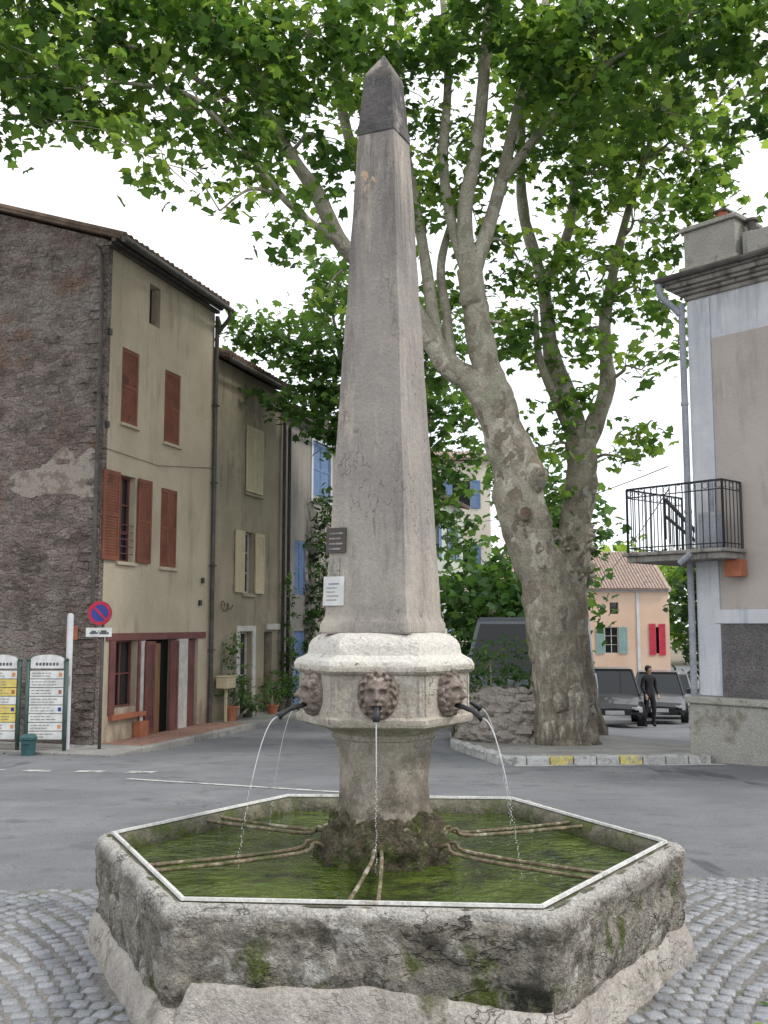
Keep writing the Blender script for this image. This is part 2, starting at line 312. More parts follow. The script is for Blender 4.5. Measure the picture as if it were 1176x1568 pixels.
def setts():
    bw=1.3; V=[];F=[];A=[]
    mb=MB()
    ysn=20; xsn=40
    for i in range(xsn):
        for j in range(ysn):
            def P(a,b):
                x=-7+14*a/xsn; y=1.5+(gy_front(x)-1.5)*b/ysn; return (x,y,g(x,y)+.005)
            mb.poly(P(i,j),P(i+1,j),P(i+1,j+1),P(i,j+1))
    mb.obj('sett_bedding',M['joint'],parent=SP)
    nc=15; rowh=.088
    for k in range(-5,6):
        cx=k*bw
        for r in range(-2,76):
            yb=1.2+r*rowh
            for c in range(nc):
                u=(c+.5)/nc-.5+random.uniform(-.004,.004)+(.016 if r%2 else -.016)
                x=cx+u*bw; y=yb-.62*(u*2)**2*.55
                ang=math.atan(-2*.62*.55*4*u/bw)
                if y>gy_front(x)-.05+random.uniform(-.05,.05) or y<2: continue
                if math.hypot(x,y-5.2)<1.34: continue
                if y<3 and abs(x)<1.0: continue
                hx=bw/nc/2-.005+random.uniform(-.006,.002); hy=rowh/2*math.cos(ang)-.005+random.uniform(-.006,.002)
                ca,sa=math.cos(ang+random.uniform(-.09,.09)),math.sin(ang+random.uniform(-.09,.09))
                h=.013+random.uniform(-.004,.004); z=g(x,y); n=len(V); rv=random.random()
                tl=(random.uniform(-.06,.06),random.uniform(-.06,.06))
                jit=[(random.uniform(.88,1.04),random.uniform(.88,1.04)) for _ in range(4)]
                for (kx,zz) in ((1,.0),(.99,h-.005),(.82,h)):
                    for q,(sx,sy) in enumerate(((-1,-1),(1,-1),(1,1),(-1,1))):
                        lx=sx*hx*kx*jit[q][0]; ly=sy*hy*kx*jit[q][1]
                        V.append((x+lx*ca-ly*sa,y+lx*sa+ly*ca,z+zz+(lx*tl[0]+ly*tl[1] if zz else 0))); A.append(rv)
                for q in (0,4):
                    for e in range(4): F.append((n+q+e,n+q+(e+1)%4,n+q+4+(e+1)%4,n+q+4+e))
                F.append((n+8,n+9,n+10,n+11))
    mb=MB(); mb.v=V; mb.f=F; mb.m=[0]*len(F); o=mb.obj('sett_stones',M['sett'],parent=SP,smooth=True)
    at=o.data.attributes.new('rnd','FLOAT','POINT'); at.data.foreach_set('value',A)
SP=empty('sett_paving'); setts()
def strip(mb,p,q,w,dz=.005,k=8):
    p=Vector(p);q=Vector(q); d=(q-p).normalized(); n=Vector((-d.y,d.x))*w/2
    for i in range(k):
        a=p+(q-p)*i/k; b=p+(q-p)*(i+1)/k
        mb.poly(*[(c.x,c.y,g(c.x,c.y)+dz) for c in (a-n,b-n,b+n,a+n)])
mb=MB(); strip(mb,(-3.35,13.5),(-.4,11.85),.11,.006,16); mb.obj('road_marking_line',M['white'])
mb=MB()
for a in range(5): strip(mb,(-6.6+a*.75,14.9-a*.1),(-6.2+a*.75,14.85-a*.1),.28,.006,2)
mb.obj('crossing_marking',M['white'])
# ------------------------------------------------------------------ fountain
FX,FY=0,5.2; PH=R(-4.4)
F=empty('obelisk_fountain',(FX,FY,0))
h0=R(-60)+PH
mb=MB(); mb.loft([(1.385,.30),(1.39,.50),(1.40,.527),(1.415,.536),(1.45,.532),(1.472,.51),(1.484,.46),(1.480,.40),(1.484,.30),(1.475,.20),(1.46,.15)],6,h0,130,.010,.018,7,dz=.012,cap=False,dent=.9)
mb.obj('basin_rim',M['basin'],F,smooth=True)
mb=MB(); mb.loft([(1.385,-.05),(1.385,.31)],6,h0,4,0,0,cap=False); mb.loft([(1.315,.2),(1.315,.48),(1.355,.53),(1.425,.532)],6,h0,50,.01,.006,8,dz=.03,cap=False); mb.obj('basin_inner_wall',M['inner'],F,smooth=True)
mb=MB(); mb.loft([(1.525,-.05),(1.52,.03),(1.505,.10),(1.482,.155),(1.43,.175)],6,h0,60,.012,.012,5,dz=.025,cap=False); mb.obj('basin_plinth',M['mortar'],F,smooth=True)
mb=MB()
fn=R(-90)+PH; nx,ny=math.cos(fn),math.sin(fn); tx,ty=-ny,nx
cols=80
for i in range(cols+1):
    s=-.68+1.40*i/cols
    top=.165+.10*sm((s+.68)/.05)*(1-.75*sm((s-.05)/.65))+.006*noise.noise(Vector((s*7,0,0)))
    for j,(zz,off) in enumerate(((0,1.345),(.45,1.325),(.8,1.305),(.95,1.292),(1.0,1.262))):
        z=-.02+(top+.02)*zz; o2=off+.008*noise.noise(Vector((s*5,z*7,3)))
        mb.v.append((nx*o2+tx*s,ny*o2+ty*s,z))
for i in range(cols):
    for j in range(4):
        a=i*5+j; mb.f.append((a,a+5,a+6,a+1)); mb.m.append(0)
mb.obj('front_mortar_haunch',M['mortar'],F,smooth=True)
mb=MB()
mb.loft([(1.368,.5365),(1.371,.548),(1.388,.5485),(1.390,.5365)],6,h0,30,0,.002,3,cap=False); mb.obj('basin_edge_strip',M['steel'],F)
mb=MB(); mb.loft([(1.325,.40),(1.325,.455)],6,h0,1); mb.obj('water',M['water'],F)
mb=MB(); mb.loft([(.34,.40),(.335,.47),(.32,.53),(.29,.60),(.262,.66),(.238,.72),(.234,.80),(.240,.90),(.252,.98),(.264,1.03),(.275,1.035),(.28,1.06),(.30,1.075),(.34,1.088),(.40,1.105)],6,h0,18,.05,.006,9,dz=.02); mb.loft([(.40,1.10),(.442,1.115),(.450,1.13),(.450,1.15),(.432,1.16),(.432,1.355),(.450,1.362),(.462,1.375),(.463,1.40),(.450,1.422),(.415,1.44),(.395,1.45),(.390,1.475),(.388,1.495),(.372,1.52),(.345,1.54),(.31,1.553),(.28,1.556)],6,h0,18,.006,.0045,9,dz=.02)
mb.obj('pedestal',M['ped'],F,smooth=True,angle=28)
mb=MB()
for k in range(6):
    a=R(-90+60*k)+PH
    Mx=Matrix.Rotation(a+R(90),4,'Z')
    for (x0,x1,z0,z1) in ((-.205,-.19,1.17,1.35),(.19,.205,1.17,1.35)): mb.box(x0,x1,-.380,-.36,z0,z1,Mx)
mb.obj('panel_mouldings',M['ped'],F,bevel=.004)
mb=MB()
mb.loft([(.35,.38),(.355,.45),(.345,.50),(.32,.56),(.29,.62),(.25,.665),(.2,.68)],12,h0,12,.0,.04,11,dz=.015); mb.obj('tufa_skirt',surf('mossy_tufa',(.085,.072,.045),(.18,.155,.105),14,.9,[((.10,.13,.03),8,.5,.62),((.32,.29,.22),16,.6,.7)],fine=.5,bump=1,bscale=40,bdist=.03),F,smooth=True)
ob=R(-115+45)
mb=MB(); mb.loft([(.335,1.55),(.345,1.56),(.345,1.60),(.335,1.615),(.322,1.635),(.318,1.66),(.147,4.19)],4,ob,20,.008,.0035,5,dz=.03,dent=.5); mb.obj('obelisk_shaft',M['obelisk'],F,smooth=True,angle=30)
mb=MB(); mb.loft([(.148,4.185),(.154,4.19),(.152,4.24),(.146,4.245),(.112,4.53),(.108,4.545),(.055,4.61),(.004,4.67),(.001,4.672)],4,ob,10,.015,.003,9,dz=.02); mb.obj('obelisk_tip',M['cap'],F,smooth=True,angle=30)
fa=R(-115); fnv=Vector((math.cos(fa),math.sin(fa),0)); ftv=Vector((-fnv.y,fnv.x,0))
def on_face(u,z,out=0):
    r=.318+(.147-.318)*(z-1.66)/(4.19-1.66); a=r/math.sqrt(2); return fnv*(a+out)+ftv*u+Vector((0,0,z))
def plaque(name,u0,u1,z0,z1,th,mat,par=None):
    mb=MB(); q=[on_face(u0,z0,.002),on_face(u1,z0,.002),on_face(u1,z1,.002),on_face(u0,z1,.002)]; w=[p+fnv*th for p in q]
    mb.poly(*w); 
    for i in range(4): mb.poly(q[i],q[(i+1)%4],w[(i+1)%4],w[i])
    return mb.obj(name,mat,F)
M['plq']=plain('dark_bronze_plaque',(.06,.052,.048),.5)
plaque('street_plaque',-.218,-.11,1.955,2.08,.012,M['plq'])
for i in range(4): plaque('plaque_letters',-.20,-.125-.01*(i%2),2.055-.026*i-.008,2.055-.026*i,.015,M['cornice'])
plaque('notice_sheet',-.228,-.115,1.69,1.835,.008,M['panel'])
for i in range(5): plaque('notice_text',-.21+.01*(i==0),-.14-.012*(i%3),1.80-.02*i-.004,1.80-.02*i,.0095,M['signblue'] if i<1 else M['cornice'])
plaque('notice_clip',-.20,-.145,1.835,1.925,.005,M['cornice'])
def G(u,v,a,b,s,t): return math.exp(-((u-a)/s)**2-((v-b)/t)**2)
def maskface(mb,c,nrm):
    n=Vector(nrm).normalized(); rt=Vector((-n.y,n.x,0)); up=Vector((0,0,1)); K=56; base=len(mb.v)
    for j in range(K+1):
        for i in range(K+1):
            u=-1+2*i/K; v=-1+2*j/K
            e=(u/.95)**2+((v)/.98)**2
            f=(u/.62)**2+((v+.08)/.78)**2
            h=.040*math.sqrt(max(0,1-e))+.035*math.sqrt(max(0,1-f))
            h+=.014*(G(u,v,-.26,.28,.22,.09)+G(u,v,.26,.28,.22,.09))
            h-=.030*(G(u,v,-.25,.10,.15,.10)+G(u,v,.25,.10,.15,.10))
            h+=.014*(G(u,v,-.25,.09,.07,.05)+G(u,v,.25,.09,.07,.05))
            h+=.022*G(u,v,0,.08,.09,.22)+.030*G(u,v,0,-.12,.13,.12)
            h+=.012*(G(u,v,-.34,-.2,.16,.16)+G(u,v,.34,-.2,.16,.16))
            h+=.014*G(u,v,0,-.36,.30,.05)+.016*G(u,v,0,-.62,.22,.06)-.038*G(u,v,0,-.48,.17,.07)
            h+=.012*G(u,v,0,-.78,.2,.1)
            if e<1 and f>.75:
                w=sm((f-.75)/.4)*sm((1-e)/.15); a=math.atan2(v,u)
                h+=w*(.016*abs(math.sin(a*7+math.sqrt(e)*9))+.009*math.sin(a*13-math.sqrt(e)*14))
            if e>=1: h=-.03
            mb.v.append(tuple(Vector(c)+rt*u*.105+up*v*.122+n*h))
    for j in range(K):
        for i in range(K):
            a=base+j*(K+1)+i; mb.f.append((a,a+1,a+K+2,a+K+1)); mb.m.append(0)
mb=MB(); sp=MB(); jt=MB()
def drop(c,r):
    jt.tube([c+Vector((0,0,r*1.6)),c+Vector((0,0,r*.5)),c-Vector((0,0,r*.7)),c-Vector((0,0,r*1.1))],[r*.2,r*.8,r*.9,r*.3],6)
for k in range(6):
    a=R(-90+60*k)+PH; n=Vector((math.cos(a),math.sin(a),0)); c=n*.372+Vector((0,0,1.268))
    maskface(mb,c,n)
    m0=n*.40+Vector((0,0,1.207))
    if k==0: path=[m0,n*.445+Vector((0,0,1.207)),n*.462+Vector((0,0,1.18)),n*.464+Vector((0,0,1.15))]; sp.tube(path,[.014,.015,.015,.017],10)
    else:
        path=[m0,n*.46+Vector((0,0,1.203)),n*.51+Vector((0,0,1.187)),n*.545+Vector((0,0,1.168)),n*.565+Vector((0,0,1.155))]
        sp.tube(path,[.011,.012,.011,.013,.020],10)
    if k==0:
        jt.tube([n*.464+Vector((0,0,1.15-.26*i/8))+Vector((random.uniform(-.001,.001),0,0)) for i in range(9)],[.0035-.0002*i for i in range(9)],6)
        for q in range(40): z=.89-.43*q/40; drop(n*.464+Vector((random.uniform(-.004,.004),random.uniform(-.004,.004),z)),random.uniform(.0015,.0032))
    else:
        vx=.52; P=[]
        for i in range(12):
            t=.25*i/11; P.append(n*(.565+vx*t)+Vector((0,0,1.155-4.905*t*t)))
        jt.tube(P,[.0032-.00012*i for i in range(12)],6)
        for q in range(46):
            t=.25+.127*q/46; drop(n*(.565+vx*t)+Vector((random.uniform(-.006,.006),random.uniform(-.006,.006),1.155-4.905*t*t)),random.uniform(.0014,.003))
mb.obj('mask_faces',M['mask'],F,smooth=True); sp.obj('spouts',M['black'],F,smooth=True); jt.obj('water_jets',M['jet'],F,smooth=True)
mb=MB()
for k in range(6):
    a=R(-90+60*k)+PH; n=Vector((math.cos(a),math.sin(a),0)); t=Vector((-n.y,n.x,0))
    rin=.40
    for sgn in (-1,1):
        w0=.018 if k==0 else .035; w1=.062 if k==0 else .058
        P=[n*(rin-.09)+t*sgn*w0*.6+Vector((0,0,.52)),n*(rin-.01)+t*sgn*w0+Vector((0,0,.555)),n*(rin+.08)+t*sgn*(w0+.008)+Vector((0,0,.515)),n*(1.12)+t*sgn*w1+Vector((0,0,.507)),n*(1.175)+t*sgn*w1+Vector((0,0,.525))]
        P=[tuple(p)+(.013,) for p in P]; C=cat(P,5); mb.tube([c[:3] for c in C],[.0095]*len(C),6,amp=.25,fr=30)
mb.obj('water_guide_rods',M['rust'],F,smooth=True)
# ------------------------------------------------------------------ architecture helpers
def wall(mb,x0,x1,z0,z1,ops,depth=.22,y=0):
    X=sorted({x0,x1}|{o[0] for o in ops}|{o[1] for o in ops}); Z=sorted({z0,z1}|{o[2] for o in ops}|{o[3] for o in ops})
    for i in range(len(X)-1):
        for j in range(len(Z)-1):
            cx=(X[i]+X[i+1])/2; cz=(Z[j]+Z[j+1])/2
            if any(o[0]<cx<o[1] and o[2]<cz<o[3] for o in ops): continue
            mb.poly((X[i],y,Z[j]),(X[i+1],y,Z[j]),(X[i+1],y,Z[j+1]),(X[i],y,Z[j+1]))
    for (a,b,c,d) in [o[:4] for o in ops]:
        mb.poly((a,y,c),(a,y,d),(a,y+depth,d),(a,y+depth,c)); mb.poly((b,y,c),(b,y+depth,c),(b,y+depth,d),(b,y,d))
        mb.poly((a,y,d),(b,y,d),(b,y+depth,d),(a,y+depth,d)); mb.poly((a,y,c),(a,y+depth,c),(b,y+depth,c),(b,y,c))
def gabled(mb,x0,x1,W,z0,H,rise):
    mb.poly((x0,W,z0),(x0,0,z0),(x0,0,H),(x0,W/2,H+rise),(x0,W,H)); mb.poly((x1,0,z0),(x1,W,z0),(x1,W,H),(x1,W/2,H+rise),(x1,0,H))
    mb.poly((x1,W,z0),(x0,W,z0),(x0,W,H),(x1,W,H))
def roof(name,x0,x1,W,H,rise,par,over=.30,ox=.08,mat=None):
    s=rise/(W/2); mb=MB(); mat=mat or M['tiled']
    for sg in (0,1):
        def P(x,y,dz):
            yy=y if sg==0 else W-y
            return (x,yy,H+s*y+dz)
        a,b=x0-ox,x1+ox
        t=[P(a,-over,.07),P(b,-over,.07),P(b,W/2,.07),P(a,W/2,.07)]; u=[P(a,-over,.02),P(b,-over,.02),P(b,W/2,.02),P(a,W/2,.02)]
        if sg: t=t[::-1];u=u[::-1]
        mb.poly(*t); mb.poly(*u[::-1])
        for i in range(4): mb.poly(u[i],u[(i+1)%4],t[(i+1)%4],t[i])
    nt_=int((x1-x0+2*ox)/.2)
    for i in range(nt_):
        x=x0-ox+.1+i*.2
        mb.tube([(x,-over-.05,H-s*over+.09+random.uniform(-.01,.01)),(x,W/2,H+rise+.10)],[.085,.08],8)
    return mb.obj(name,mat,par,smooth=False)
def shutter(mb,x0,x1,z0,z1,y=-.045,leaves=1,th=.035,lou=True):
    w=(x1-x0)/leaves
    for i in range(leaves):
        a=x0+i*w+.006; b=x0+(i+1)*w-.006
        mb.box(a,b,y,y+th*.6,z0,z1)
        for (p,q,r,s) in ((a,a+.06,z0,z1),(b-.06,b,z0,z1),(a+.061,b-.061,z0,z0+.09),(a+.061,b-.061,z1-.08,z1),(a+.061,b-.061,(z0+z1)/2-.03,(z0+z1)/2+.03)):
            mb.box(p,q,y-.014,y-.001,r,s)
        if lou:
            z=z0+.11
            while z<z1-.1:
                mb.box(a+.062,b-.062,y-.009,y-.0015,z,z+.028); z+=.055
def pane(mbf,mbg,x0,x1,z0,z1,y=.16,cols=2,rows=3):
    mbg.poly((x0,y+.02,z0),(x1,y+.02,z0),(x1,y+.02,z1),(x0,y+.02,z1))
    f=.045
    mbf.box(x0,x0+f,y-.03,y+.01,z0,z1); mbf.box(x1-f,x1,y-.03,y+.01,z0,z1); mbf.box(x0+f,x1-f,y-.03,y+.01,z1-f,z1); mbf.box(x0+f,x1-f,y-.03,y+.01,z0,z0+f)
    for i in range(1,cols):
        x=x0+(x1-x0)*i/cols; mbf.box(x-.02,x+.02,y-.025,y+.008,z0+f,z1-f)
    for j in range(1,rows):
        z=z0+(z1-z0)*j/rows; mbf.box(x0+f,x1-f,y-.02,y+.006,z-.014,z+.014)
def dark(mb,x0,x1,z0,z1,y=.215): mb.poly((x0,y,z0),(x1,y,z0),(x1,y,z1),(x0,y,z1))
LO=Vector((-5.3,18.8,0)); LA=math.atan2(.953,.302); LU=Vector((.302,.953,0)); LN=Vector((.953,-.302,0))
def hloc(x): return LO+LU*x
def lw(x,y,z): return LO+LU*x+LN*y+Vector((0,0,z))
# --- house 1
H1=empty('rendered_stone_house',hloc(0),LA)
ops=[(.59,1.22,5.5,7.0),(2.24,2.92,5.4,6.95),(1.55,1.98,7.75,8.6),(.62,1.2,2.8,4.48),(2.2,2.88,2.78,4.42),(.62,1.42,.0,1.28),(1.75,3.0,-.75,1.28),(3.45,3.95,-.75,1.28)]
L1=4.45; HH=8.95
mb=MB(); wall(mb,0,L1,-1,HH,ops); mb.obj('facade',M['beige'],H1)
mb=MB(); gabled(mb,-.004,L1+.004,7,-1,HH,1.15); mb.obj('gable_walls',M['stonewall'],H1)
mb=MB()
P0=[(.55,4.7),(.85,4.95),(1.3,4.6),(1.9,4.5),(2.1,4.25),(1.6,4.0),(1.2,4.05),(.5,4.0),(.15,3.6),(.06,3.9),(.05,4.5),(.2,4.9)]
C=cat([(a,b) for a,b in P0]+[P0[0]],8)[:-1]
mb.poly(*[(-.014,y+.05*noise.noise(Vector((i*.9,0,0))),z+.06*noise.noise(Vector((i*.9,9,0)))) for i,(y,z) in enumerate(C)]); mb.obj('plaster_patch',surf('old_plaster_patch',(.38,.33,.285),(.47,.42,.36),3,.95,[((.25,.205,.175),3,.45,.6)],fine=.3,bump=.8,bscale=12,bdist=.04),H1)
mb=MB()
for i in range(60):
    z=-.6+i*.16; w=random.uniform(.12,.4); y0=random.uniform(0,.05)
    if random.random()<.75: mb.box(-.03-random.uniform(0,.02),-.0045,y0,y0+w,z,z+random.uniform(.07,.13))
for i in range(160):
    z=random.uniform(-.5,8.9); y=random.uniform(.1,6.5); mb.box(-.012-random.uniform(0,.012),-.0045,y,y+random.uniform(.08,.34),z,z+random.uniform(.05,.14))
mb.obj('gable_stones',M['stonewall'],H1,bevel=.015)
mb=MB(); mb.box(.0,.14,-.0-.012,-.002,-.9,HH-.1); mb.obj('corner_dark_render',M['stonewall'],H1)
roof('tile_roof',0,L1,7,HH+.05,1.15,H1)
mb=MB()
for i in range(2): mb.box(-.06,L1+.06,-.10-.09*i,-.003 if i==0 else -.10,HH-.13+.07*i,HH-.065+.07*i)
mb.tube([(-.1,-.40,HH-.06),(L1+.08,-.40,HH-.09)],.065,10)
C=cat([(L1-.05,-.40,HH-.12,1),(L1-.02,-.38,HH-.3,1),(L1-.03,-.13,HH-.6,1),(L1-.03,-.08,HH-.95,1),(L1-.03,-.08,-.6,1)],6); mb.tube([c[:3] for c in C],.05,10)
C=cat([(-.05,.25,HH-.1,1),(-.08,.08,HH-.5,1),(-.09,.05,7,1),(-.09,.05,2.0,1)],6); mb.tube([c[:3] for c in C],.04,8)
for z in (6.6,4.8,2.9,1.0): mb.box(L1-.1,L1+.04,-.15,-.02,z,z+.03)
mb.obj('gutter_and_downpipes',M['lead'],H1,smooth=True,angle=50)
mb=MB(); shutter(mb,.59,1.22,5.5,7.0,.03,1); shutter(mb,2.24,2.92,5.4,6.95,.03,1); shutter(mb,.02,.58,2.8,4.5); shutter(mb,1.24,1.76,2.8,4.48); shutter(mb,2.18,2.9,2.78,4.42,.02,2)
mb.obj('shutters',M['shut'],H1)
fr=MB(); gl=MB(); pane(fr,gl,.62,1.2,2.8,4.48); pane(fr,gl,.62,1.42,0,1.28,cols=2,rows=2)
dk=MB(); dark(dk,1.55,1.98,7.75,8.6); dark(dk,.59,1.22,5.5,7.0); dark(dk,2.24,2.92,5.4,6.95); dark(dk,2.2,2.88,2.78,4.42); dark(dk,1.75,3,-.75,1.28); dark(dk,3.45,3.95,-.75,1.28)
for i in range(5): fr.box(.62,1.2,.02,.035,2.95+i*.14,2.965+i*.14)
fr.obj('window_frames',M['mar'],H1); gl.obj('window_glass',M['glass'],H1); dk.obj('dark_openings',M['dark'],H1)
mb=MB(); mb.box(.3,4.25,-.03,-.003,1.285,1.42); mb.box(.42,.61,-.035,-.003,-.1,1.28); mb.box(1.43,1.6,-.035,-.003,-.1,1.28); shutter(mb,1.62,1.98,-.55,1.25,-.08); shutter(mb,2.55,2.9,-.6,1.25,-.10,lou=False); mb.box(3.5,3.9,.06,.1,-.7,1.28)
mb.obj('shopfront_woodwork',M['mar'],H1)
mb=MB(); mb.box(2.02,2.5,.1,.14,-.7,1.2); mb.obj('wooden_door',M['wood'],H1)
mb=MB(); mb.box(3.02,3.4,-.05,-.003,-.72,1.28); mb.box(1.5,1.6,-.06,-.037,-.6,1.26); mb.obj('white_pilasters',M['whitep'],H1)
mb=MB(); mb.box(.45,1.65,-.10,-.003,-.2,-.11); mb.box(1.3,1.62,-.18,-.02,-.72,-.3);mb.obj('stone_sill',M['terra'],H1)
mb=MB()
for (a,b,z) in ((.56,1.25,5.44),(2.2,2.96,5.34),(.55,1.25,2.73),(2.15,2.92,2.71)): mb.box(a,b,-.06,-.003,z,z+.055)
mb.obj('window_sills',M['beige'],H1)
mb=MB()
for x,z in ((.05,5.3),(.05,7.1),(4.0,2.5),(3.9,2.0)): mb.box(x,x+.1,-.05,-.014,z,z+.12)
mb.tube([(0,-.02,4.9),(2,-.03,4.85),(4.4,-.02,5.15)],.006,5); mb.obj('wall_cables',M['black'],H1)
mb=MB(); mb.box(-.05,-.031,.38,.62,1.3,1.55); mb.obj('house_number_plate',M['terra'],H1)
# --- house 2
H2=empty('ochre_house',hloc(4.46),LA)
ops=[(1.75,2.72,4.85,6.5),(1.72,2.3,2.35,3.85),(1.55,2.25,-.7,1.4),(3.0,3.5,-.7,1.4)]
mb=MB(); wall(mb,0,4.04,-1,7.8,ops); gabled(mb,.001,4.035,7,-1,7.8,1.0); mb.obj('walls',M['ochre'],H2); roof('tile_roof',.15,4.0,7,7.85,1.0,H2)
mb=MB(); shutter(mb,1.75,2.72,4.85,6.5,-.035,2); shutter(mb,1.2,1.7,2.35,3.85); shutter(mb,2.32,2.85,2.35,3.85); mb.obj('shutters',M['creamsh'],H2)
fr=MB(); gl=MB(); pane(fr,gl,1.72,2.3,2.35,3.85); pane(fr,gl,1.55,2.25,-.7,1.4,rows=2); mb=MB(); mb.box(1.38,1.53,-.03,-.003,-.7,1.55); mb.box(2.27,2.45,-.03,-.003,-.7,1.55); mb.box(1.53,2.27,-.03,-.003,1.42,1.55); mb.box(3.1,3.9,-.06,-.003,1.45,1.6)
mb.obj('door_surround',M['whitep'],H2); fr.obj('window_frames',M['whitep'],H2); gl.obj('window_glass',M['glass'],H2)
mb=MB(); dark(mb,1.75,2.72,4.85,6.5); dark(mb,3.0,3.5,-.7,1.4); mb.obj('dark_openings',M['dark'],H2)
mb=MB(); mb.box(1.7,2.77,-.06,-.003,4.76,4.82); mb.box(1.66,2.36,-.06,-.003,2.26,2.32); mb.obj('window_sills',M['ochre'],H2)
mb=MB(); mb.tube([(.1,-.4,7.72),(4.0,-.4,7.72)],.06,8); mb.tube([(3.95,-.4,7.7),(3.95,-.1,7.3),(3.95,-.1,-.6)],.045,8)
C=[(.5+.02*i+.14*math.cos(i*.5)*(1-i/40),-.05,2.0+.14*math.sin(i*.5)*(1-i/40)) for i in range(30)]
mb.tube(C,.012,5); mb.obj('gutter_and_wall_ironwork',M['lead'],H2,smooth=True)
# --- house 3
H3=empty('grey_house',hloc(8.51),LA)
ops=[(2.2,3.6,5.3,7.0-.1),(.9,1.7,2.4,3.9),(.9,1.8,-.7,1.4)]
mb=MB(); wall(mb,0,4.2,-1,7.35,ops); gabled(mb,.001,4.195,7,-1,7.35,.9); mb.obj('walls',M['greyr'],H3); roof('tile_roof',.1,4.1,7,7.4,.9,H3)
mb=MB(); shutter(mb,2.2,3.6,5.3,6.9,.02,2,lou=False); shutter(mb,.9,1.7,2.4,3.9,.02,2,lou=False); mb.box(.9,1.8,.05,.1,-.7,1.4); mb.obj('shutters',M['bluesh'],H3)
mb=MB(); mb.box(2.05,2.19,-.03,-.003,5.2,7.02); mb.box(3.61,3.75,-.03,-.003,5.2,7.02); mb.box(2.19,3.61,-.03,-.003,6.91,7.02); mb.box(2.0,3.8,-.05,-.003,5.1,5.19); mb.obj('window_surround',M['trim'],H3)
mb=MB(); mb.tube([(.2,-.4,7.2),(4.1,-.4,7.2)],.06,8); mb.tube([(.25,-.4,7.2),(.25,-.1,6.9),(.25,-.1,-.6)],.05,8); mb.obj('gutter',M['lead'],H3,smooth=True)
H4=empty('pale_green_house',hloc(12.72),LA)
ops=[(2+i*3.1,3+i*3.1,z,z+1.5) for i in range(5) for z in (1.7-.5,4.4)]
mb=MB(); wall(mb,0,17,-2,6.9,ops); gabled(mb,.001,16.99,8,-2,6.9,1); mb.obj('walls',M['paleg'],H4); roof('tile_roof',.1,17,8,6.95,1,H4)
mb=MB(); [dark(mb,o[0],o[1],o[2],o[3]) for o in ops]; mb.obj('dark_openings',M['glass'],H4)
mb=MB()
for o in ops: shutter(mb,o[0]-.5,o[0]-.01,o[2],o[3],lou=False); shutter(mb,o[1]+.01,o[1]+.5,o[2],o[3],lou=False)
mb.obj('shutters',M['bluesh'],H4)
LP=empty('left_pavement',hloc(0),LA)
mb=MB(); mb.box(-1.0,31,-.95,-.0,-1.2,-.60); mb.box(-1.0,-.01,.001,9,-1.2,-.60); mb.obj('slab',M['pave'],LP)
mb=MB()
x=-1.15
while x<30: mb.box(x,x+.98,-1.1,-.952,-1.2,-.595); x+=1.0
y=-1.1
while y<9: mb.box(-1.15,-1.002,y+.15,y+1.12,-1.2,-.595); y+=1.0
mb.obj('kerb_stones',M['pave'],LP,bevel=.015)
mb=MB(); mb.box(.2,4.6,-.9,-.02,-.62,-.594); mb.obj('brick_paving',surf('brick_paving',(.26,.15,.12),(.35,.21,.16),6,.9),LP)
# --- far cream house
CH=empty('cream_house',(1.0,50,-1.5),0)
ops=[(2.4,3.3,8.8,10.2),(2.4,3.3,5.6,7.0)]
mb=MB(); wall(mb,0,4.3,-1,11.2,ops); gabled(mb,.001,4.29,7,-1,11.2,.9); mb.obj('walls',M['cream'],CH); roof('tile_roof',0,4.3,7,11.25,.9,CH,mat=M['tile'])
mb=MB(); [dark(mb,*o) for o in ops]; mb.obj('dark_openings',M['glass'],CH)
mb=MB()
for o in ops: shutter(mb,o[0]-.5,o[0]-.01,o[2],o[3],lou=False); shutter(mb,o[1]+.01,o[1]+.5,o[2],o[3],lou=False)
mb.obj('shutters',M['bluesh'],CH)
# --- pink house
PK=empty('pink_house',(11.9,62,-2.1),R(4))
ops=[(1.55,2.4,1.9,3.5),(1.9,2.45,4.3,5.0),(.1,.5,4.3,5.1),(4.4,5.2,1.9,3.5),(.9,1.7,0,1.1)]
mb=MB(); wall(mb,-4,5.6,-1,5.9,ops); gabled(mb,-4,5.59,7,-1,5.9,2.3); mb.obj('walls',M['pink'],PK); roof('tile_roof',-4,5.6,7,5.92,2.3,PK,mat=M['tile'])
mb=MB(); [dark(mb,*o) for o in ops]; mb.obj('dark_openings',M['glass'],PK)
fr=MB(); gl=MB(); pane(fr,gl,1.55,2.4,1.9,3.5,y=.1); fr.obj('window_frames',M['whitep'],PK)
mb=MB(); shutter(mb,1.0,1.53,1.9,3.5); shutter(mb,2.42,2.95,1.9,3.5); shutter(mb,.3,.85,0,1.1); mb.obj('teal_shutters',M['tealsh'],PK)
mb=MB(); shutter(mb,4.3,4.72,1.8,3.7); shutter(mb,4.90,5.32,1.8,3.7); mb.obj('red_shutters',M['redsh'],PK)
mb=MB(); mb.box(-4,5.7,-.1,-.003,5.65,5.8); mb.box(3.55,3.72,-.06,-.003,-.5,5.65); mb.obj('trim',M['trim'],PK)
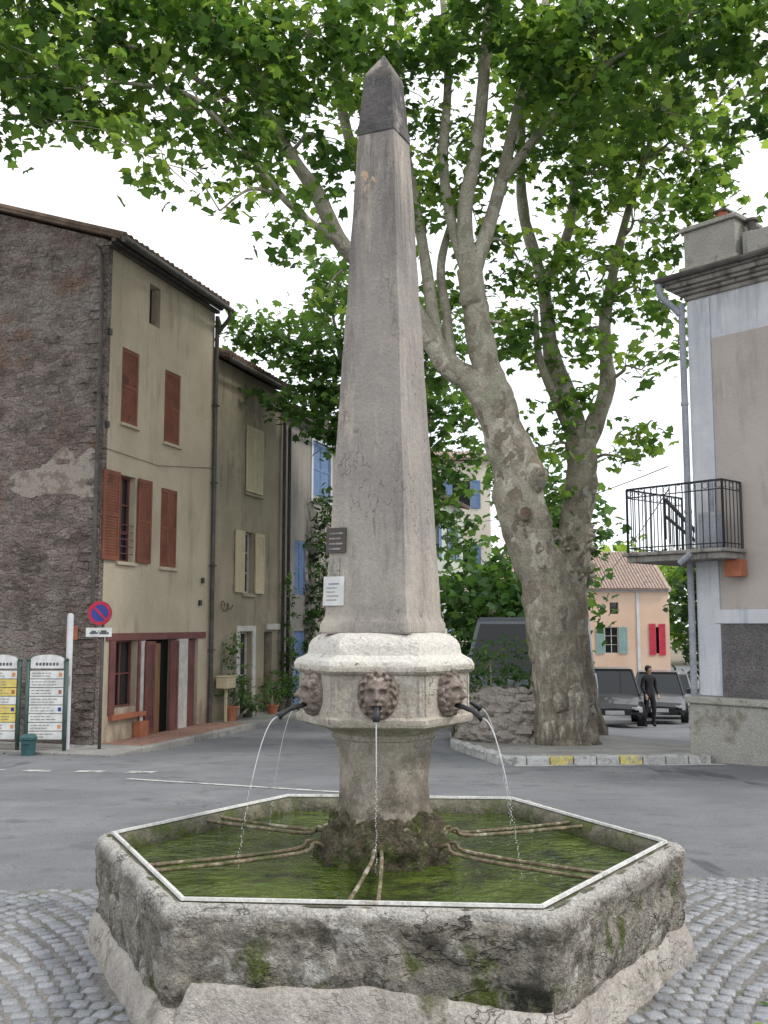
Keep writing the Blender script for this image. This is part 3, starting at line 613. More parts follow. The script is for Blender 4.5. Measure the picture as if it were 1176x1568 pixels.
# --- right house
RH=empty('corner_house',(5.1,16.5,0),math.atan2(-.74,.673))
mb=MB(); wall(mb,0,8,-1,7.1,[(2.2,3.3,3.2,5.4)]); mb.poly((0,0,-1),(0,0,7.1),(0,7,7.1),(0,7,-1)); mb.poly((8,0,-1),(8,7,-1),(8,7,7.1),(8,0,7.1)); mb.poly((0,7,-1),(8,7,-1),(8,7,7.1),(0,7,7.1)); mb.obj('white_walls',M['trim'],RH)
mb=MB(); dark(mb,2.2,3.3,3.2,5.4); mb.obj('window_glass',M['glass'],RH)
mb=MB(); wall(mb,.42,8,1.83,6.25,[(2.2,3.3,3.2,5.4)],depth=.02,y=-.012); mb.obj('mauve_panel',M['mauve'],RH)
mb=MB(); mb.box(.42,8,-.03,-.003,.45,1.6); mb.obj('roughcast_band',M['rough'],RH)
mb=MB(); mb.box(.30,8,-.05,-.003,1.602,1.825);  mb.obj('string_course',M['trim'],RH,bevel=.01)
mb=MB(); mb.box(-.10,8,-.22,-.005,-1,.34); mb.box(-.15,8,-.27,-.005,.343,.45); mb.box(-.10,-.002,-.003,5,-1,.45); mb.obj('cement_plinth',M['plinth'],RH,bevel=.02)
mb=MB()
for (a,z0,z1) in ((.05,6.98,7.06),(.12,7.062,7.12),(.20,7.122,7.17),(.27,7.172,7.25),(.33,7.252,7.32)): mb.box(-a,8+a,-a,7+a,z0,z1)
mb.obj('cornice',M['cornice'],RH,bevel=.02)
mb=MB(); mb.tube([(-.36,-.37,7.32),(8,-.37,7.32)],.05,8); mb.tube([(-.37,-.36,7.32),(-.37,7,7.32)],.05,8); mb.box(-.36,8.3,-.36,7.3,7.322,7.38); mb.obj('zinc_gutter',M['lead'],RH)
mb=MB(); mb.box(-.15,3,.1,3,7.383,7.56); mb.obj('parapet',M['cornice'],RH,bevel=.02)
mb=MB(); C=cat([(-.34,-.34,7.28,1),(-.30,-.30,7.05,1),(-.10,-.11,6.75,1),(-.07,-.09,6.4,1),(-.07,-.09,.45,1)],6); mb.tube([c[:3] for c in C],.055,10)
for z in (5.2,3.4,1.6): mb.tube([(-.07,-.09,z),(-.07,-.09,z+.05)],.066,10)
mb.obj('downpipe',M['pipew'],RH,smooth=True,angle=50)
mb=MB(); mb.box(-.004,.40,-.035,-.003,.46,6.95); mb.obj('corner_quoin',M['trim'],RH,bevel=.01)
cx=-.32
mb=MB(); mb.box(.1+cx,1.05+cx,.3,1.1,7.565,8.3); mb.box(.04+cx,1.11+cx,.24,1.16,8.302,8.38); mb.box(.05+cx,1.1+cx,.25,1.15,7.566,7.68); mb.box(1.12+cx,1.3+cx,.4,.9,7.57,8.05); mb.box(1.3+cx,2.4,.2,2,7.57,7.95); mb.obj('chimney_stack',M['plinth'],RH,bevel=.015)
mb=MB(); mb.loft([(.11,8.38),(.09,8.60),(.10,8.62)],16,0,1,cx=.62+cx,cy=.7); mb.obj('chimney_pot',M['terra'],RH,smooth=False)
mb=MB(); mb.box(.50+cx,.74+cx,.58,.82,8.625,8.66);mb.loft([(.09,8.38),(.07,8.54)],12,0,1,cx=.35+cx,cy=.7); mb.loft([(.07,8.0),(.07,8.25),(.11,8.27),(.10,8.31)],12,0,1,cx=1.2+cx,cy=.6)
mb.loft([(.3,7.6),(.3,8.7),(.38,8.72),(.38,8.78)],4,R(45),1,cx=1.45,cy=1.2); mb.obj('chimney_cowls',M['lead'],RH)
mb=MB(); mb.poly((2.0,0,7.6),(8,0,7.6),(8,3.5,9.2),(2,3.5,9.2)); mb.poly((2.0,7,7.6),(2,3.5,9.2),(8,3.5,9.2),(8,7,7.6)); mb.poly((2,0,7.6),(2,3.5,9.2),(2,7,7.6)); mb.obj('upper_roof',M['tiled'],RH)
mb=MB(); bx=-.92
mb.box(bx,.85,-.62,-.04,2.60,2.70); mb.box(bx,-.005,-.04,1.1,2.60,2.70); mb.box(bx-.05,.91,-.68,-.04,2.702,2.76); mb.box(bx-.05,-.005,-.04,1.15,2.702,2.76); mb.obj('balcony_slab',M['cornice'],RH,bevel=.015)
mb=MB()
def rail(p,q,z0,z1,step=.11):
    p=Vector(p);q=Vector(q); n=max(2,int((q-p).length/step))
    for i in range(n+1):
        c=p+(q-p)*i/n; r=.009 if i not in (0,n) else .02
        mb.tube([(c.x,c.y,z0),(c.x,c.y,z1)],r,6)
    for z in (z0+.08,z1-.14,z1): mb.tube([(p.x,p.y,z),(q.x,q.y,z)],.018 if z==z1 else .010,6)
    for i in range(n):
        if i%2: continue
        c=p+(q-p)*(i+.5)/n; d=(q-p).normalized()
        mb.tube([tuple((c.x+d.x*.05*math.cos(a),c.y+d.y*.05*math.cos(a),z1-.07+.05*math.sin(a))) for a in np.linspace(0,6.28,10)],.005,4)
rail((bx+.02,-.6),(.83,-.6),2.76,3.82); rail((bx+.02,-.6),(bx+.02,1.1),2.76,3.82); rail((.83,-.6),(.83,-.04),2.76,3.82)
for i in range(12):
    t=i/11; x=-.86+t*.82; z=3.75-t*.85; mb.tube([(x,.5,z-.7 if z>3.5 else 2.76),(x,.5,z)],.010,5)
mb.tube([(-.86,.5,3.75),(-.05,.5,2.9)],.035,6); mb.tube([(-.86,.5,3.45),(-.05,.5,2.78)],.03,6)
mb.obj('balcony_railing',M['black'],RH)
mb=MB(); mb.box(.3,.62,-.45,-.2,2.765,3.35); mb.obj('balcony_box',M['pipew'],RH,bevel=.05)
mb=MB(); mb.box(.62,.9,-.25,-.055,2.33,2.6); mb.obj('brick_bracket',M['terra'],RH,bevel=.01)
mb=MB(); mb.tube([(.30,-.66,2.70),(.1,-.68,2.55)],.05,8); mb.tube([(.42,-.2,3.9),(.42,-.2,2.8)],.035,8); mb.obj('small_lamp',M['pipew'],RH)
# ------------------------------------------------------------------ traffic island
def rows(mb,rw,dz,k=6):
    v=[]
    for (y,xa,xb) in rw: v.append([(xa+(xb-xa)*i/k,y,g(xa+(xb-xa)*i/k,y)+dz) for i in range(k+1)])
    for j in range(len(v)-1):
        for i in range(k): mb.poly(v[j][i],v[j][i+1],v[j+1][i+1],v[j+1][i])
IS=empty('tree_pavement')
mb=MB(); rows(mb,[(15.78,1.85,3.4),(15.95,1.78,5.0),(16.6,1.6,5.3),(17.6,1.45,5.6),(18.9,1.35,5.4),(20,1.3,5.0),(21.0,1.3,4.6)],.115); mb.obj('slab',M['pave'],IS)
mb=MB(); mb.mi=0
A=Vector((1.80,15.70)); B=Vector((5.05,16.02)); nk=9
for i in range(nk):
    a=A+(B-A)*i/nk; b=A+(B-A)*(i+1)/nk; d=(b-a).normalized(); M_=Matrix.Translation((a.x,a.y,g(a.x,a.y)+random.uniform(-.006,.006)))@Matrix.Rotation(math.atan2(d.y,d.x)+random.uniform(-.01,.01),4,'Z')
    mb.mi=1 if i in (2,5) else 0
    mb.box(0,(b-a).length-.012,-.09,.12,-.1,.13,M_)
mb.mi=0
for i in range(4):
    a=Vector((1.80-.12*i,15.75+.95*i)); M_=Matrix.Translation((a.x,a.y,g(a.x,a.y)))@Matrix.Rotation(R(97),4,'Z'); mb.box(0,.93,-.08,.08,-.2,.13,M_)
mb.obj('kerb_stones',[M['kerb'],M['yellow']],IS,bevel=.02)
mb=MB(); 
strip(mb,(1.95,15.5),(5.2,15.8),.26,.006,10); mb.obj('kerb_paint_marking',M['white'])
mb=MB()
def rockm(c,r,sq=.7):
    n=7; m=9; base=len(mb.v); ro=Vector((random.random()*50,random.random()*50,0)); rz=random.uniform(0,6)
    for i in range(n+1):
        th=math.pi*i/n
        for j in range(m):
            a=2*math.pi*j/m+rz; d=Vector((math.sin(th)*math.cos(a),math.sin(th)*math.sin(a),math.cos(th)))
            k=r*(1+.5*noise.noise(d*1.3+ro)); mb.v.append((c[0]+d.x*k*1.25,c[1]+d.y*k,c[2]+d.z*k*sq))
    for i in range(n):
        for j in range(m): mb.f.append((base+i*m+j,base+(i+1)*m+j,base+(i+1)*m+(j+1)%m,base+i*m+(j+1)%m)); mb.m.append(0)
for k in range(260):
    lay=random.random(); z=-.65+lay*.88
    a=random.uniform(-math.pi*1.0,0.0) if random.random()<.8 else random.uniform(0,math.pi)
    rr=1-.12*lay
    rockm((2.75+1.22*rr*math.cos(a),20.1+1.1*rr*math.sin(a),z),random.uniform(.09,.19))
for k in range(60): rockm((2.75+random.uniform(-.95,.95),20.1+random.uniform(-.8,.5),.2+random.uniform(-.05,.1)),random.uniform(.12,.2))
mb.loft([(1.1,-.8),(1.05,.15)],12,0,1,cx=2.75,cy=20.1)
mb.obj('rock_planter',M['rock'],smooth=False)
# ------------------------------------------------------------------ leaves
LEAF=np.array([(0,-.5),(.5,-.32),(.34,-.02),(.54,.22),(.22,.2),(0,.58),(-.22,.2),(-.54,.22),(-.34,-.02),(-.5,-.32)])
LZ=np.array([0,-.12,.0,-.13,.03,-.16,.03,-.13,0,-.12])
OV=np.array([(0,-.5),(.2,-.2),(.2,.15),(0,.55),(-.2,.15),(-.2,-.2)]); OZ=np.array([0,.03,.03,-.1,.03,.03])
def leaves(name,cent,size,rnd,mat,parent=None,shape=LEAF,sz=LZ,up=.6):
    n=len(cent); k=len(shape)
    nr=rng.normal(size=(n,3)); nr[:,2]=np.abs(nr[:,2])+up; nr/=np.linalg.norm(nr,axis=1)[:,None]
    t=rng.normal(size=(n,3)); t-=nr*(t*nr).sum(1)[:,None]; t/=np.linalg.norm(t,axis=1)[:,None]; b=np.cross(nr,t)
    s=(size*rng.uniform(.5,1.3,n))[:,None,None]
    V=cent[:,None,:]+s*(shape[None,:,0,None]*t[:,None,:]+shape[None,:,1,None]*b[:,None,:]+sz[None,:,None]*nr[:,None,:])
    V=V.reshape(-1,3); me=bpy.data.meshes.new(name); me.vertices.add(n*k); me.vertices.foreach_set('co',V.ravel())
    me.loops.add(n*k); me.loops.foreach_set('vertex_index',np.arange(n*k,dtype=np.int32))
    me.polygons.add(n); me.polygons.foreach_set('loop_start',np.arange(0,n*k,k,dtype=np.int32))
    try: me.polygons.foreach_set('loop_total',np.full(n,k,dtype=np.int32))
    except Exception: pass
    me.update(calc_edges=True); me.validate()
    a=me.attributes.new('rnd','FLOAT','POINT'); a.data.foreach_set('value',np.repeat(np.clip(rnd,0,1),k).astype(np.float32))
    me.materials.append(mat); o=bpy.data.objects.new(name,me); bpy.context.collection.objects.link(o)
    if parent: o.parent=parent
    return o
def cloud(blobs,dens,per,cr):
    P=[];T=[];C=[]
    for B in blobs:
        x,y,z,rx,ry,rz=B[:6]; kd=B[6] if len(B)>6 else 1
        n=max(3,int(4.19*rx*ry*rz*dens*kd)); cc=[]
        d=rng.normal(size=(n,3)); d/=np.linalg.norm(d,axis=1)[:,None]; r=rng.uniform(.1,1.15,n)**.5
        c=np.array([x,y,z])+d*r[:,None]*np.array([rx,ry,rz])
        for q,dd in zip(c,d):
            m=int(per*rng.uniform(.4,1.6)); off=rng.normal(size=(m,3))*np.array([cr,cr,cr*.5])
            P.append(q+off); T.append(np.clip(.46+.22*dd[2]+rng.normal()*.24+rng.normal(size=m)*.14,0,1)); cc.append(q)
        C.append(cc)
    return np.concatenate(P),np.concatenate(T),C
def branches(mb,limbs,blobs,C,rb=.045):
    S=[tuple(c) for L in limbs for c in L]
    root=np.array(S[0][:3]); order=sorted(range(len(blobs)),key=lambda i:min(np.linalg.norm(np.array(s[:3])-np.array(blobs[i][:3])) for s in S))
    for bi in order:
        B=blobs[bi]; cc=C[bi]; A=np.array([s[:3] for s in S])
        ctr=np.array(B[:3]); d=A-ctr; cost=np.linalg.norm(d,axis=1)+1.0*np.maximum(0,d[:,2]); i=int(np.argmin(cost)); s=A[i]; ln=np.linalg.norm(s-ctr)
        w=.13*ln
        m1=s+(ctr-s)*.35+np.array([random.uniform(-w,w),random.uniform(-w,w),random.uniform(0,w)+.1]); m2=s+(ctr-s)*.7+np.array([random.uniform(-w,w),random.uniform(-w,w),random.uniform(0,w)+.1])
        k=cat([tuple(s),tuple(m1),tuple(m2),tuple(ctr)],5); r0=min(rb,S[i][3]*.9)
        rr=[max(.008,r0*(1-.7*j/len(k))) for j in range(len(k))]
        mb.tube([q[:3] for q in k],rr,6,amp=.2)
        for q,r in zip(k,rr): S.append((q[0],q[1],q[2],r))
        kk=np.array([q[:3] for q in k])
        for c in cc[::2]:
            j=int(np.argmin(np.linalg.norm(kk-c,axis=1))); j=max(0,j-2); a=kk[j]
            m=(a+c)/2+np.array([random.uniform(-.1,.1),random.uniform(-.1,.1),random.uniform(0,.2)])
            mb.tube([tuple(a),tuple(m),tuple(c)],[.014,.009,.004],4,cap=False)
# ------------------------------------------------------------------ main plane tree
T1=empty('plane_tree')
def limb(mb,P,n=14,amp=.12,k=6):
    C=cat(P,k); mb.tube([c[:3] for c in C],[max(.01,c[3]) for c in C],n,amp=amp,fr=1.6); return C
mb=MB(); L=[]
trunk=[(3.38,18.9,-.9,.66),(3.36,18.95,-.55,.56),(3.28,19,.2,.49),(3.17,19,1.1,.47),(3.02,19,2.3,.45),(2.74,19,3.2,.45),(2.58,19,3.9,.45),(2.5,19,4.6,.44),(2.25,19,5.35,.38),(1.95,19,5.95,.30)]
L.append(limb(mb,trunk,32,.24,10))
L.append(limb(mb,[(2.2,19,5.5,.33),(1.75,19,6.15,.28),(1.25,19,6.5,.24),(.86,19,7.1,.20),(.3,18.8,7.9,.18),(-.75,18.5,8.7,.17),(-1.25,18.2,9.6,.14),(-1.75,18,10.3,.12),(-2.55,17.6,11.6,.09),(-3.4,17,12.8,.06)],12,.2))
L.append(limb(mb,[(2.3,19,5.4,.34),(2.02,19,6.3,.29),(1.83,19.1,7.3,.25),(1.68,19.2,8.5,.23)],14,.25))
L.append(limb(mb,[(1.68,19.2,8.4,.16),(1.35,19.4,9.5,.11),(1.2,19.5,10.9,.10),(1.3,19.5,12.6,.08),(1.2,19.5,14.5,.06)],10))
L.append(limb(mb,[(1.68,19.2,8.4,.2),(1.6,19.2,9.7,.15),(1.85,19,11.1,.13),(2.0,18.8,12.8,.11),(2.1,18.6,14.6,.08)],10))
L.append(limb(mb,[(1.7,19.2,8.4,.2),(2.0,19.3,9.2,.15),(2.35,19.5,10.4,.13),(2.75,19.5,12.1,.11),(3.35,19.3,14.4,.08)],10))
L.append(limb(mb,[(.86,19,7.1,.16),(.3,19.4,8.3,.13),(-.2,19.6,9.8,.12),(-.75,19.7,11.6,.11),(-1.0,19.7,13,.10),(-1.1,19.6,14.6,.08)],10))
L.append(limb(mb,[(1.0,19,6.9,.15),(.85,19.5,8.6,.12),(.55,19.8,10.6,.11),(.25,19.9,12.4,.1),(.3,19.9,14.4,.08)],10))
L.append(limb(mb,[(1.25,19,6.5,.14),(1.25,19.5,7.6,.10),(1.15,19.8,8.8,.09),(1.5,20,10.2,.06)],8))
L.append(limb(mb,[(-.75,18.5,8.7,.09),(-1.7,17.5,9.1,.06),(-2.6,16.8,10.0,.05),(-3.4,16.4,10.6,.04),(-4.6,16,10.6,.025)],8))
L.append(limb(mb,[(-1.75,18,10.3,.07),(-2.9,17,10.9,.05),(-4.2,16.4,11.4,.04),(-5.8,16,11.5,.025)],8))
L.append(limb(mb,[(2.35,19.5,10.4,.1),(3.1,18.8,11.2,.08),(4.1,17.8,11.9,.06),(5.4,17,12.3,.04)],8))
for (c,r) in (((2.62,18.66,3.55),.16),((2.80,18.75,4.35),.26),((1.68,19.0,7.9),.22),((3.2,18.55,.2),.18),((3.65,18.8,-.4),.28),((3.0,18.7,-.45),.26)):
    base=len(mb.v)
    for i in range(9):
        th=math.pi*i/8
        for j in range(12):
            a=2*math.pi*j/12; d=Vector((math.sin(th)*math.cos(a),math.sin(th)*math.sin(a),math.cos(th))); k=r*(1+.3*noise.noise(d*1.5+Vector(c)))
            mb.v.append((c[0]+d.x*k,c[1]+d.y*k,c[2]+d.z*k*1.2))
    for i in range(8):
        for j in range(12): mb.f.append((base+i*12+j,base+(i+1)*12+j,base+(i+1)*12+(j+1)%12,base+i*12+(j+1)%12)); mb.m.append(0)
mb.tube([(2.60,18.70,3.6),(2.6,18.47,3.62),(2.6,18.42,3.63)],[.16,.15,.10],12,amp=.2,fr=6)
mbk=MB(); mbk.tube([(2.6,18.44,3.63),(2.6,18.40,3.635)],[.11,.09],12,amp=.2,fr=6); mbk.obj('dark_knot',M['tiled'],T1)
bl=[(-6.5,16,12.3,1.6,1.8,1.3,1.2),(-6.4,16,10.6,1.3,1.4,.8,1.2),(-6.8,15.8,9.6,.7,.8,.45,1),(-4.7,16,12.2,1.6,1.8,1.2,1.2),(-5.1,16,10.4,1.3,1.4,.8,1.2),(-4.3,15.6,9.35,.8,.9,.5,1.1),(-3.6,16,9.1,.6,.7,.45,.9),(-5.6,15.8,9.7,.6,.8,.4,1),
(-3.0,16.8,12.1,1.4,1.8,1.3,1.1),(-3.3,16.8,10.5,1.1,1.4,.8,1.2),(-2.3,17.4,11.3,1.1,1.5,.9,1.1),(-2.8,16.6,8.6,.5,.6,.5,1),(-2.2,17,9.7,.9,1.0,.8,1.1),(-1.3,17.5,12.4,1.1,1.7,1.3,1.1),(-1.2,18,10.6,.9,1.2,.8,1),(-1.6,17.8,8.9,.8,.9,.7,1.1),(-1.1,18.6,7.9,.6,.9,.6,.9),
(.2,19.8,12.8,1.4,1.6,1.3,1),(.7,18,13.6,1.5,2,.9,1),(1.0,19.9,11.3,1.1,1.3,1.0,.8),(.95,20,9.8,.8,1,.9,.8),(2.3,18.3,13.2,1.4,2,1.2,1.1),(2.9,19.9,11.6,1.1,1.4,.9,.8),(1.9,20.5,10.2,.9,1,1.0,.8),
(3.9,17.6,12.4,1.5,1.8,1.2,1.2),(4.0,18,10.9,1.2,1.4,.8,1.1),(5.6,16.8,12.3,1.4,1.7,1.2,1.2),(5.2,17.5,10.9,1.0,1.2,.7,1),(6.9,16.4,12.0,1.3,1.6,1.2,1.2),(6.5,16.8,10.6,.9,1.0,.7,1),
(1.2,20.6,8.0,.8,.9,.9,.8),(2.9,20.5,9.0,.9,1,1.0,.9),(.6,20.5,7.2,.7,.8,1.0,1),(2.6,20.6,7.5,.7,.9,.8,.8)]
P,Tn,C=cloud(bl,3.6,17,.27)
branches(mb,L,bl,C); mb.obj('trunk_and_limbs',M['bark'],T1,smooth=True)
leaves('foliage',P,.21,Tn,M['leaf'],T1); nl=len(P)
T2=empty('plane_tree'); mb=MB(); L=[]
L.append(limb(mb,[(4.2,21.5,-.9,.45),(4.05,21.5,.3,.36),(3.98,21.5,2.2,.34),(4.05,21.5,3.4,.35),(4.25,21.5,4.7,.34),(4.2,21.5,5.5,.32)],18,.25,8))
L.append(limb(mb,[(4.2,21.5,5.3,.25),(3.95,21.5,6.6,.20),(3.65,21.5,7.4,.17),(3.5,21.6,9,.14),(3.1,21.7,10.8,.12),(3.1,21.6,13,.09),(3.4,21.5,15.4,.07)],12,.2))
L.append(limb(mb,[(4.2,21.5,5.2,.23),(4.6,21.5,6.0,.19),(4.85,21.5,6.8,.17),(4.8,21.5,8,.13),(5.0,21.4,9.2,.11),(5.4,21.2,10.8,.08),(6.0,21,12.6,.05)],12,.2))
L.append(limb(mb,[(4.1,21.5,5.6,.16),(3.7,21.2,6.3,.12),(3.3,21,7.2,.08),(3.2,20.8,8.2,.05)],8))
L.append(limb(mb,[(3.5,21.6,9,.12),(4.1,21.5,10.3,.1),(4.3,21.4,12,.08),(4.9,21,13.6,.06)],8))
for j in range(60):
    a=random.uniform(0,6.28); z=random.uniform(2.5,3.6); r=.32; mb.tube([(4.02+r*math.cos(a)*.8,21.5+r*math.sin(a)*.8,z),(4.02+(r+.18)*math.cos(a),21.5+(r+.18)*math.sin(a),z+random.uniform(-.15,.3))],[.08,.03],6,amp=.5,fr=6)
bl=[(3.6,21,13.5,1.6,2,1.3,1),(5.4,20.8,13.2,1.5,1.8,1.3,1.1),(6.5,20.5,11.6,1.2,1.4,1.0,1),(4.6,21,11.3,1.2,1.5,1,1),(5.6,20.8,10.1,1.1,1.2,.9,1.1),(7.0,20.3,10.0,.8,.9,.8,1),(4.3,21,9.3,1.0,1.2,.9,1),(5.5,20.8,8.6,.9,1.1,.7,1.1),(6.2,20.6,7.3,.45,.8,.5,.8),(4.2,20.9,7.8,.9,1,.8,.9),(5.4,20.8,6.9,.6,.8,.5,.8),(5.5,20.7,5.7,.55,.7,.6,1),(3.5,21,6.5,.8,.9,.9,1),(3.2,21.2,5.3,.6,.8,.8,1),(3.5,21.2,4.2,.4,.6,.6,.9),(3.0,21.5,8,.8,1,.9,1),(5.1,20.9,5.0,.3,.5,.5,.9)]
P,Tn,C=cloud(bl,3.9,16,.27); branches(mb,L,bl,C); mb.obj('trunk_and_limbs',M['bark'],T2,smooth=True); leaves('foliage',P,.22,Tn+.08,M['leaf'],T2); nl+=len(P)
T3=empty('lime_tree'); mb=MB(); L=[]
L.append(limb(mb,[(-.6,25.5,-.8,.25),(-.55,25.5,3,.2),(-.7,25.5,6,.16),(-1.2,25.5,9,.08)],10))
L.append(limb(mb,[(-.55,25.5,4,.12),(.5,25.5,5.5,.1),(1.2,25.5,7,.06)],8))
bl=[(-3.0,25,8.6,.9,1.1,.7,1.3),(-1.8,25,8.7,1.2,1.4,1.2,1.3),(-2.2,25,7.3,1.1,1.2,.8,1.3),(-1.3,25,6.7,1.0,1.3,.9,1.3),(-1.2,25,10.2,.9,1.2,.8,1.1),(-3.3,24.8,9.1,.5,.6,.35,1),(.5,25.5,8.6,1.2,1.4,1.5,1.3),(1.0,25.5,6.6,1.0,1.3,1.3,1.3),(1.3,25.5,4.9,.9,1.2,.9,1.2),(.4,25.5,5.4,1.2,1.2,1.6,1.2),(2.2,26,6.7,.7,1,1,1.1),(1.7,26,9.3,.9,1,1,1),(1.9,26,4.0,.6,.8,.6,1)]
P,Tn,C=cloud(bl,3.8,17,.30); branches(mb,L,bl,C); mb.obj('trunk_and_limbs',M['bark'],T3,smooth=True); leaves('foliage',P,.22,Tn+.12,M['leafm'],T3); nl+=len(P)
def shrub(name,blobs,mat,size=.10,dens=22,per=16,cr=.12,stems=None,shape=OV,sz=OZ,tone=0):
    E=empty(name); P,Tn,C=cloud(blobs,dens,per,cr); leaves('foliage',P,size,Tn+tone,mat,E,shape,sz,.2)
    mb=MB()
    for B,cc in zip(blobs,C):
        b0=stems or (B[0],B[1],g(B[0],B[1]))
        mb.tube([b0,((b0[0]+B[0])/2+.03,(b0[1]+B[1])/2,(b0[2]+B[2])/2),B[:3]],[.035,.03,.015],6)
        for c in cc[::3]: mb.tube([B[:3],tuple(c)],[.012,.005],4,cap=False)
    mb.obj('stems',M['bark'],E,smooth=True); return E
shrub('planter_shrub',[(1.55,20.3,.8,.5,.5,.6),(2.1,20.2,.85,.6,.5,.55),(2.6,20.4,.75,.4,.5,.45),(1.8,20,.5,.6,.4,.4),(2.9,20.5,.5,.4,.4,.3),(1.35,20.2,1.4,.3,.3,.4)],M['leafm'],.13,24,15,tone=-.15)
p=lw(10.6,.35,0); shrub('laurel_tree',[(p.x-.1,p.y,3.9,.5,.4,.9),(p.x+.15,p.y,4.9,.4,.4,.5),(p.x,p.y,2.7,.6,.4,.8),(p.x-.2,p.y,1.5,.65,.4,.7),(p.x-.3,p.y,.4,.65,.4,.7)],M['leafd'],.18,34,15,.15,stems=(p.x,p.y,-.7),tone=.1)
p=lw(8.55,.25,0); shrub('climbing_vine',[(p.x,p.y,2.2,.16,.16,.8),(p.x+.05,p.y,.9,.28,.2,.8),(p.x-.03,p.y,-.1,.36,.25,.5)],M['leafm'],.11,150,14,.08,stems=(p.x,p.y,-.65))
p=lw(5.25,.25,0); shrub('climbing_vine',[(p.x,p.y,.9,.22,.16,.5),(p.x+.1,p.y,.2,.32,.2,.5),(p.x+.45,p.y+.3,-.2,.3,.2,.3)],M['leafm'],.10,150,14,.08,stems=(p.x,p.y,-.65))
p=lw(7.3,.3,0); shrub('doorway_shrub',[(p.x,p.y,-.1,.3,.25,.4),(p.x+.15,p.y+.4,.1,.25,.25,.5)],M['leafm'],.10,110,13,.08,stems=(p.x,p.y,-.65))
for q,(x,y) in enumerate(((4.95,.35),(5.9,.3),(8.1,.35),(6.9,.5),(7.6,.4))):
    p=lw(x,y,0); E=empty('potted_plant',(p.x,p.y,-.6))
    mb=MB(); h=(.34,.26,.3,.22,.3)[q]; mb.loft([(.10,0),(.15,h*.85),(.17,h*.87),(.17,h),(.145,h),(.14,h-.04)],16,0,1); mb.obj('pot',M['terra'] if q in(0,3) else M['lead'],E)
    P,Tn,C=cloud([(0,0,h+.2,.22,.22,.25)],130,14,.07); leaves('foliage',P,.09,Tn,M['leafm'],E,OV,OZ,.2)
    mb=MB(); [mb.tube([(0,0,h-.05),tuple(c)],[.01,.004],4) for c in C[0][::2]]; mb.obj('stems',M['bark'],E)
p=lw(4.75,.3,0); E=empty('letter_box',(p.x,p.y,-.6),LA); mb=MB(); mb.box(-.03,.03,-.03,.03,0,.75); mb.box(-.22,.22,-.14,.14,.75,1.0); mb.box(-.24,.24,-.16,.16,1.001,1.03); mb.obj('box_on_post',M['creamsh'],E,bevel=.01)
def farmass(name,bl,mat,size,dens,per,cr,tone=0):
    E=empty(name); P,Tn,C=cloud(bl,dens,per,cr); leaves('foliage',P,size,Tn+tone,mat,E)
    mb=MB()
    for B in bl: mb.tube([(B[0],B[1],-2.3),B[:3]],[.25,.1],8)
    mb.obj('trunks',M['bark'],E)
farmass('garden_trees',[(3.6,34,2.6,1.6,1.5,1.9),(5.6,36,2.6,1.7,1.5,2.1),(6.6,37,5.0,1.5,1.5,1.6),(3.2,37,1.5,1.5,1.5,1.8),(4.8,33,.6,1.6,1.2,1.4),(5.4,38,7,1.3,1.3,1.5)],M['leafm'],.35,3,14,.5,-.1)
farmass('cypress_tree',[(15.6,50,2.2,1.0,1.0,2.6),(16.0,50,4.0,.7,.8,1.6),(16.6,51,-.2,1.5,1,1.6),(17.9,50,1,1.4,1.2,2.2)],M['leafd'],.32,4,14,.35,-.1)
farmass('background_hillside_trees',[(14+i*5,95+random.uniform(-4,4),3.5+random.uniform(-1,1.5),4,3,4.5) for i in range(-9,9)],M['leaf'],1.0,.14,16,1.2,.15)
farmass('roadside_bush',[(9.75,29.5,-.8,.4,.5,.6),(9.5,29,.0,.3,.4,.6),(10.0,29.3,-.1,.4,.4,.7)],M['leafm'],.13,22,14,.12)
# ------------------------------------------------------------------ street furniture
def board(name,x,y,yel):
    E=empty(name,(x,y,g(x,y))); mb=MB()
    for sx in (-.34,.34): mb.tube([(sx,0,-.1),(sx,0,1.62)],.035,10); mb.tube([(sx,0,1.62),(sx,0,1.66)],[.045,.02],10)
    mb.obj('posts',M['dgreen'],E,smooth=True)
    mb=MB(); ik=MB(); tb=MB()
    mb.box(-.29,.29,-.02,.02,1.48,1.63); A=[(.29*math.cos(a),-.021,1.631+.09*math.sin(a)) for a in np.linspace(0,math.pi,16)]; mb.poly(*A)
    mb.poly(*[(a[0],.02,a[2]) for a in A][::-1])
    z=1.44; i=0
    while z>.35:
        h=.135; mb.mi=1 if (yel and i in (1,2,4,5)) else 0
        mb.box(-.295,.295,-.02,.02,z-h,z)
        zz=z-.035
        for r in range(2):
            x=-.26; xe=random.uniform(.02,.19)
            while x<xe-.03:
                w=random.uniform(.03,.09); ik.box(x,min(x+w,.19),-.0235,-.0205,zz-.014,zz); x+=w+.018
            zz-=.05
        if i%2==0: tb.mi=i%3; tb.box(.215,.27,-.024,-.0205,z-.10,z-.035)
        z-=.15; i+=1
    mb.mi=0
    mb.obj('panels',[M['panel'],M['panely']],E); ik.obj('lettering',M['cornice'],E); tb.obj('tabs',[M['orange'],M['signblue'],M['terra']],E)
    mb=MB()
    for i in range(7): mb.box(-.2+i*.06,-.16+i*.06,-.0235,-.0205,1.53,1.58)
    mb.obj('header_lettering',M['ink'],E)
board('village_sign_board',-5.92,18.0,False); board('village_sign_board',-6.76,18.05,True)
E=empty('no_parking_sign',(-5.08,18.2,g(0,18.2)))
mb=MB(); mb.tube([(.05,.03,-.1),(.05,.03,2.62)],.03,10); mb.obj('post',M['lead'],E,smooth=True)
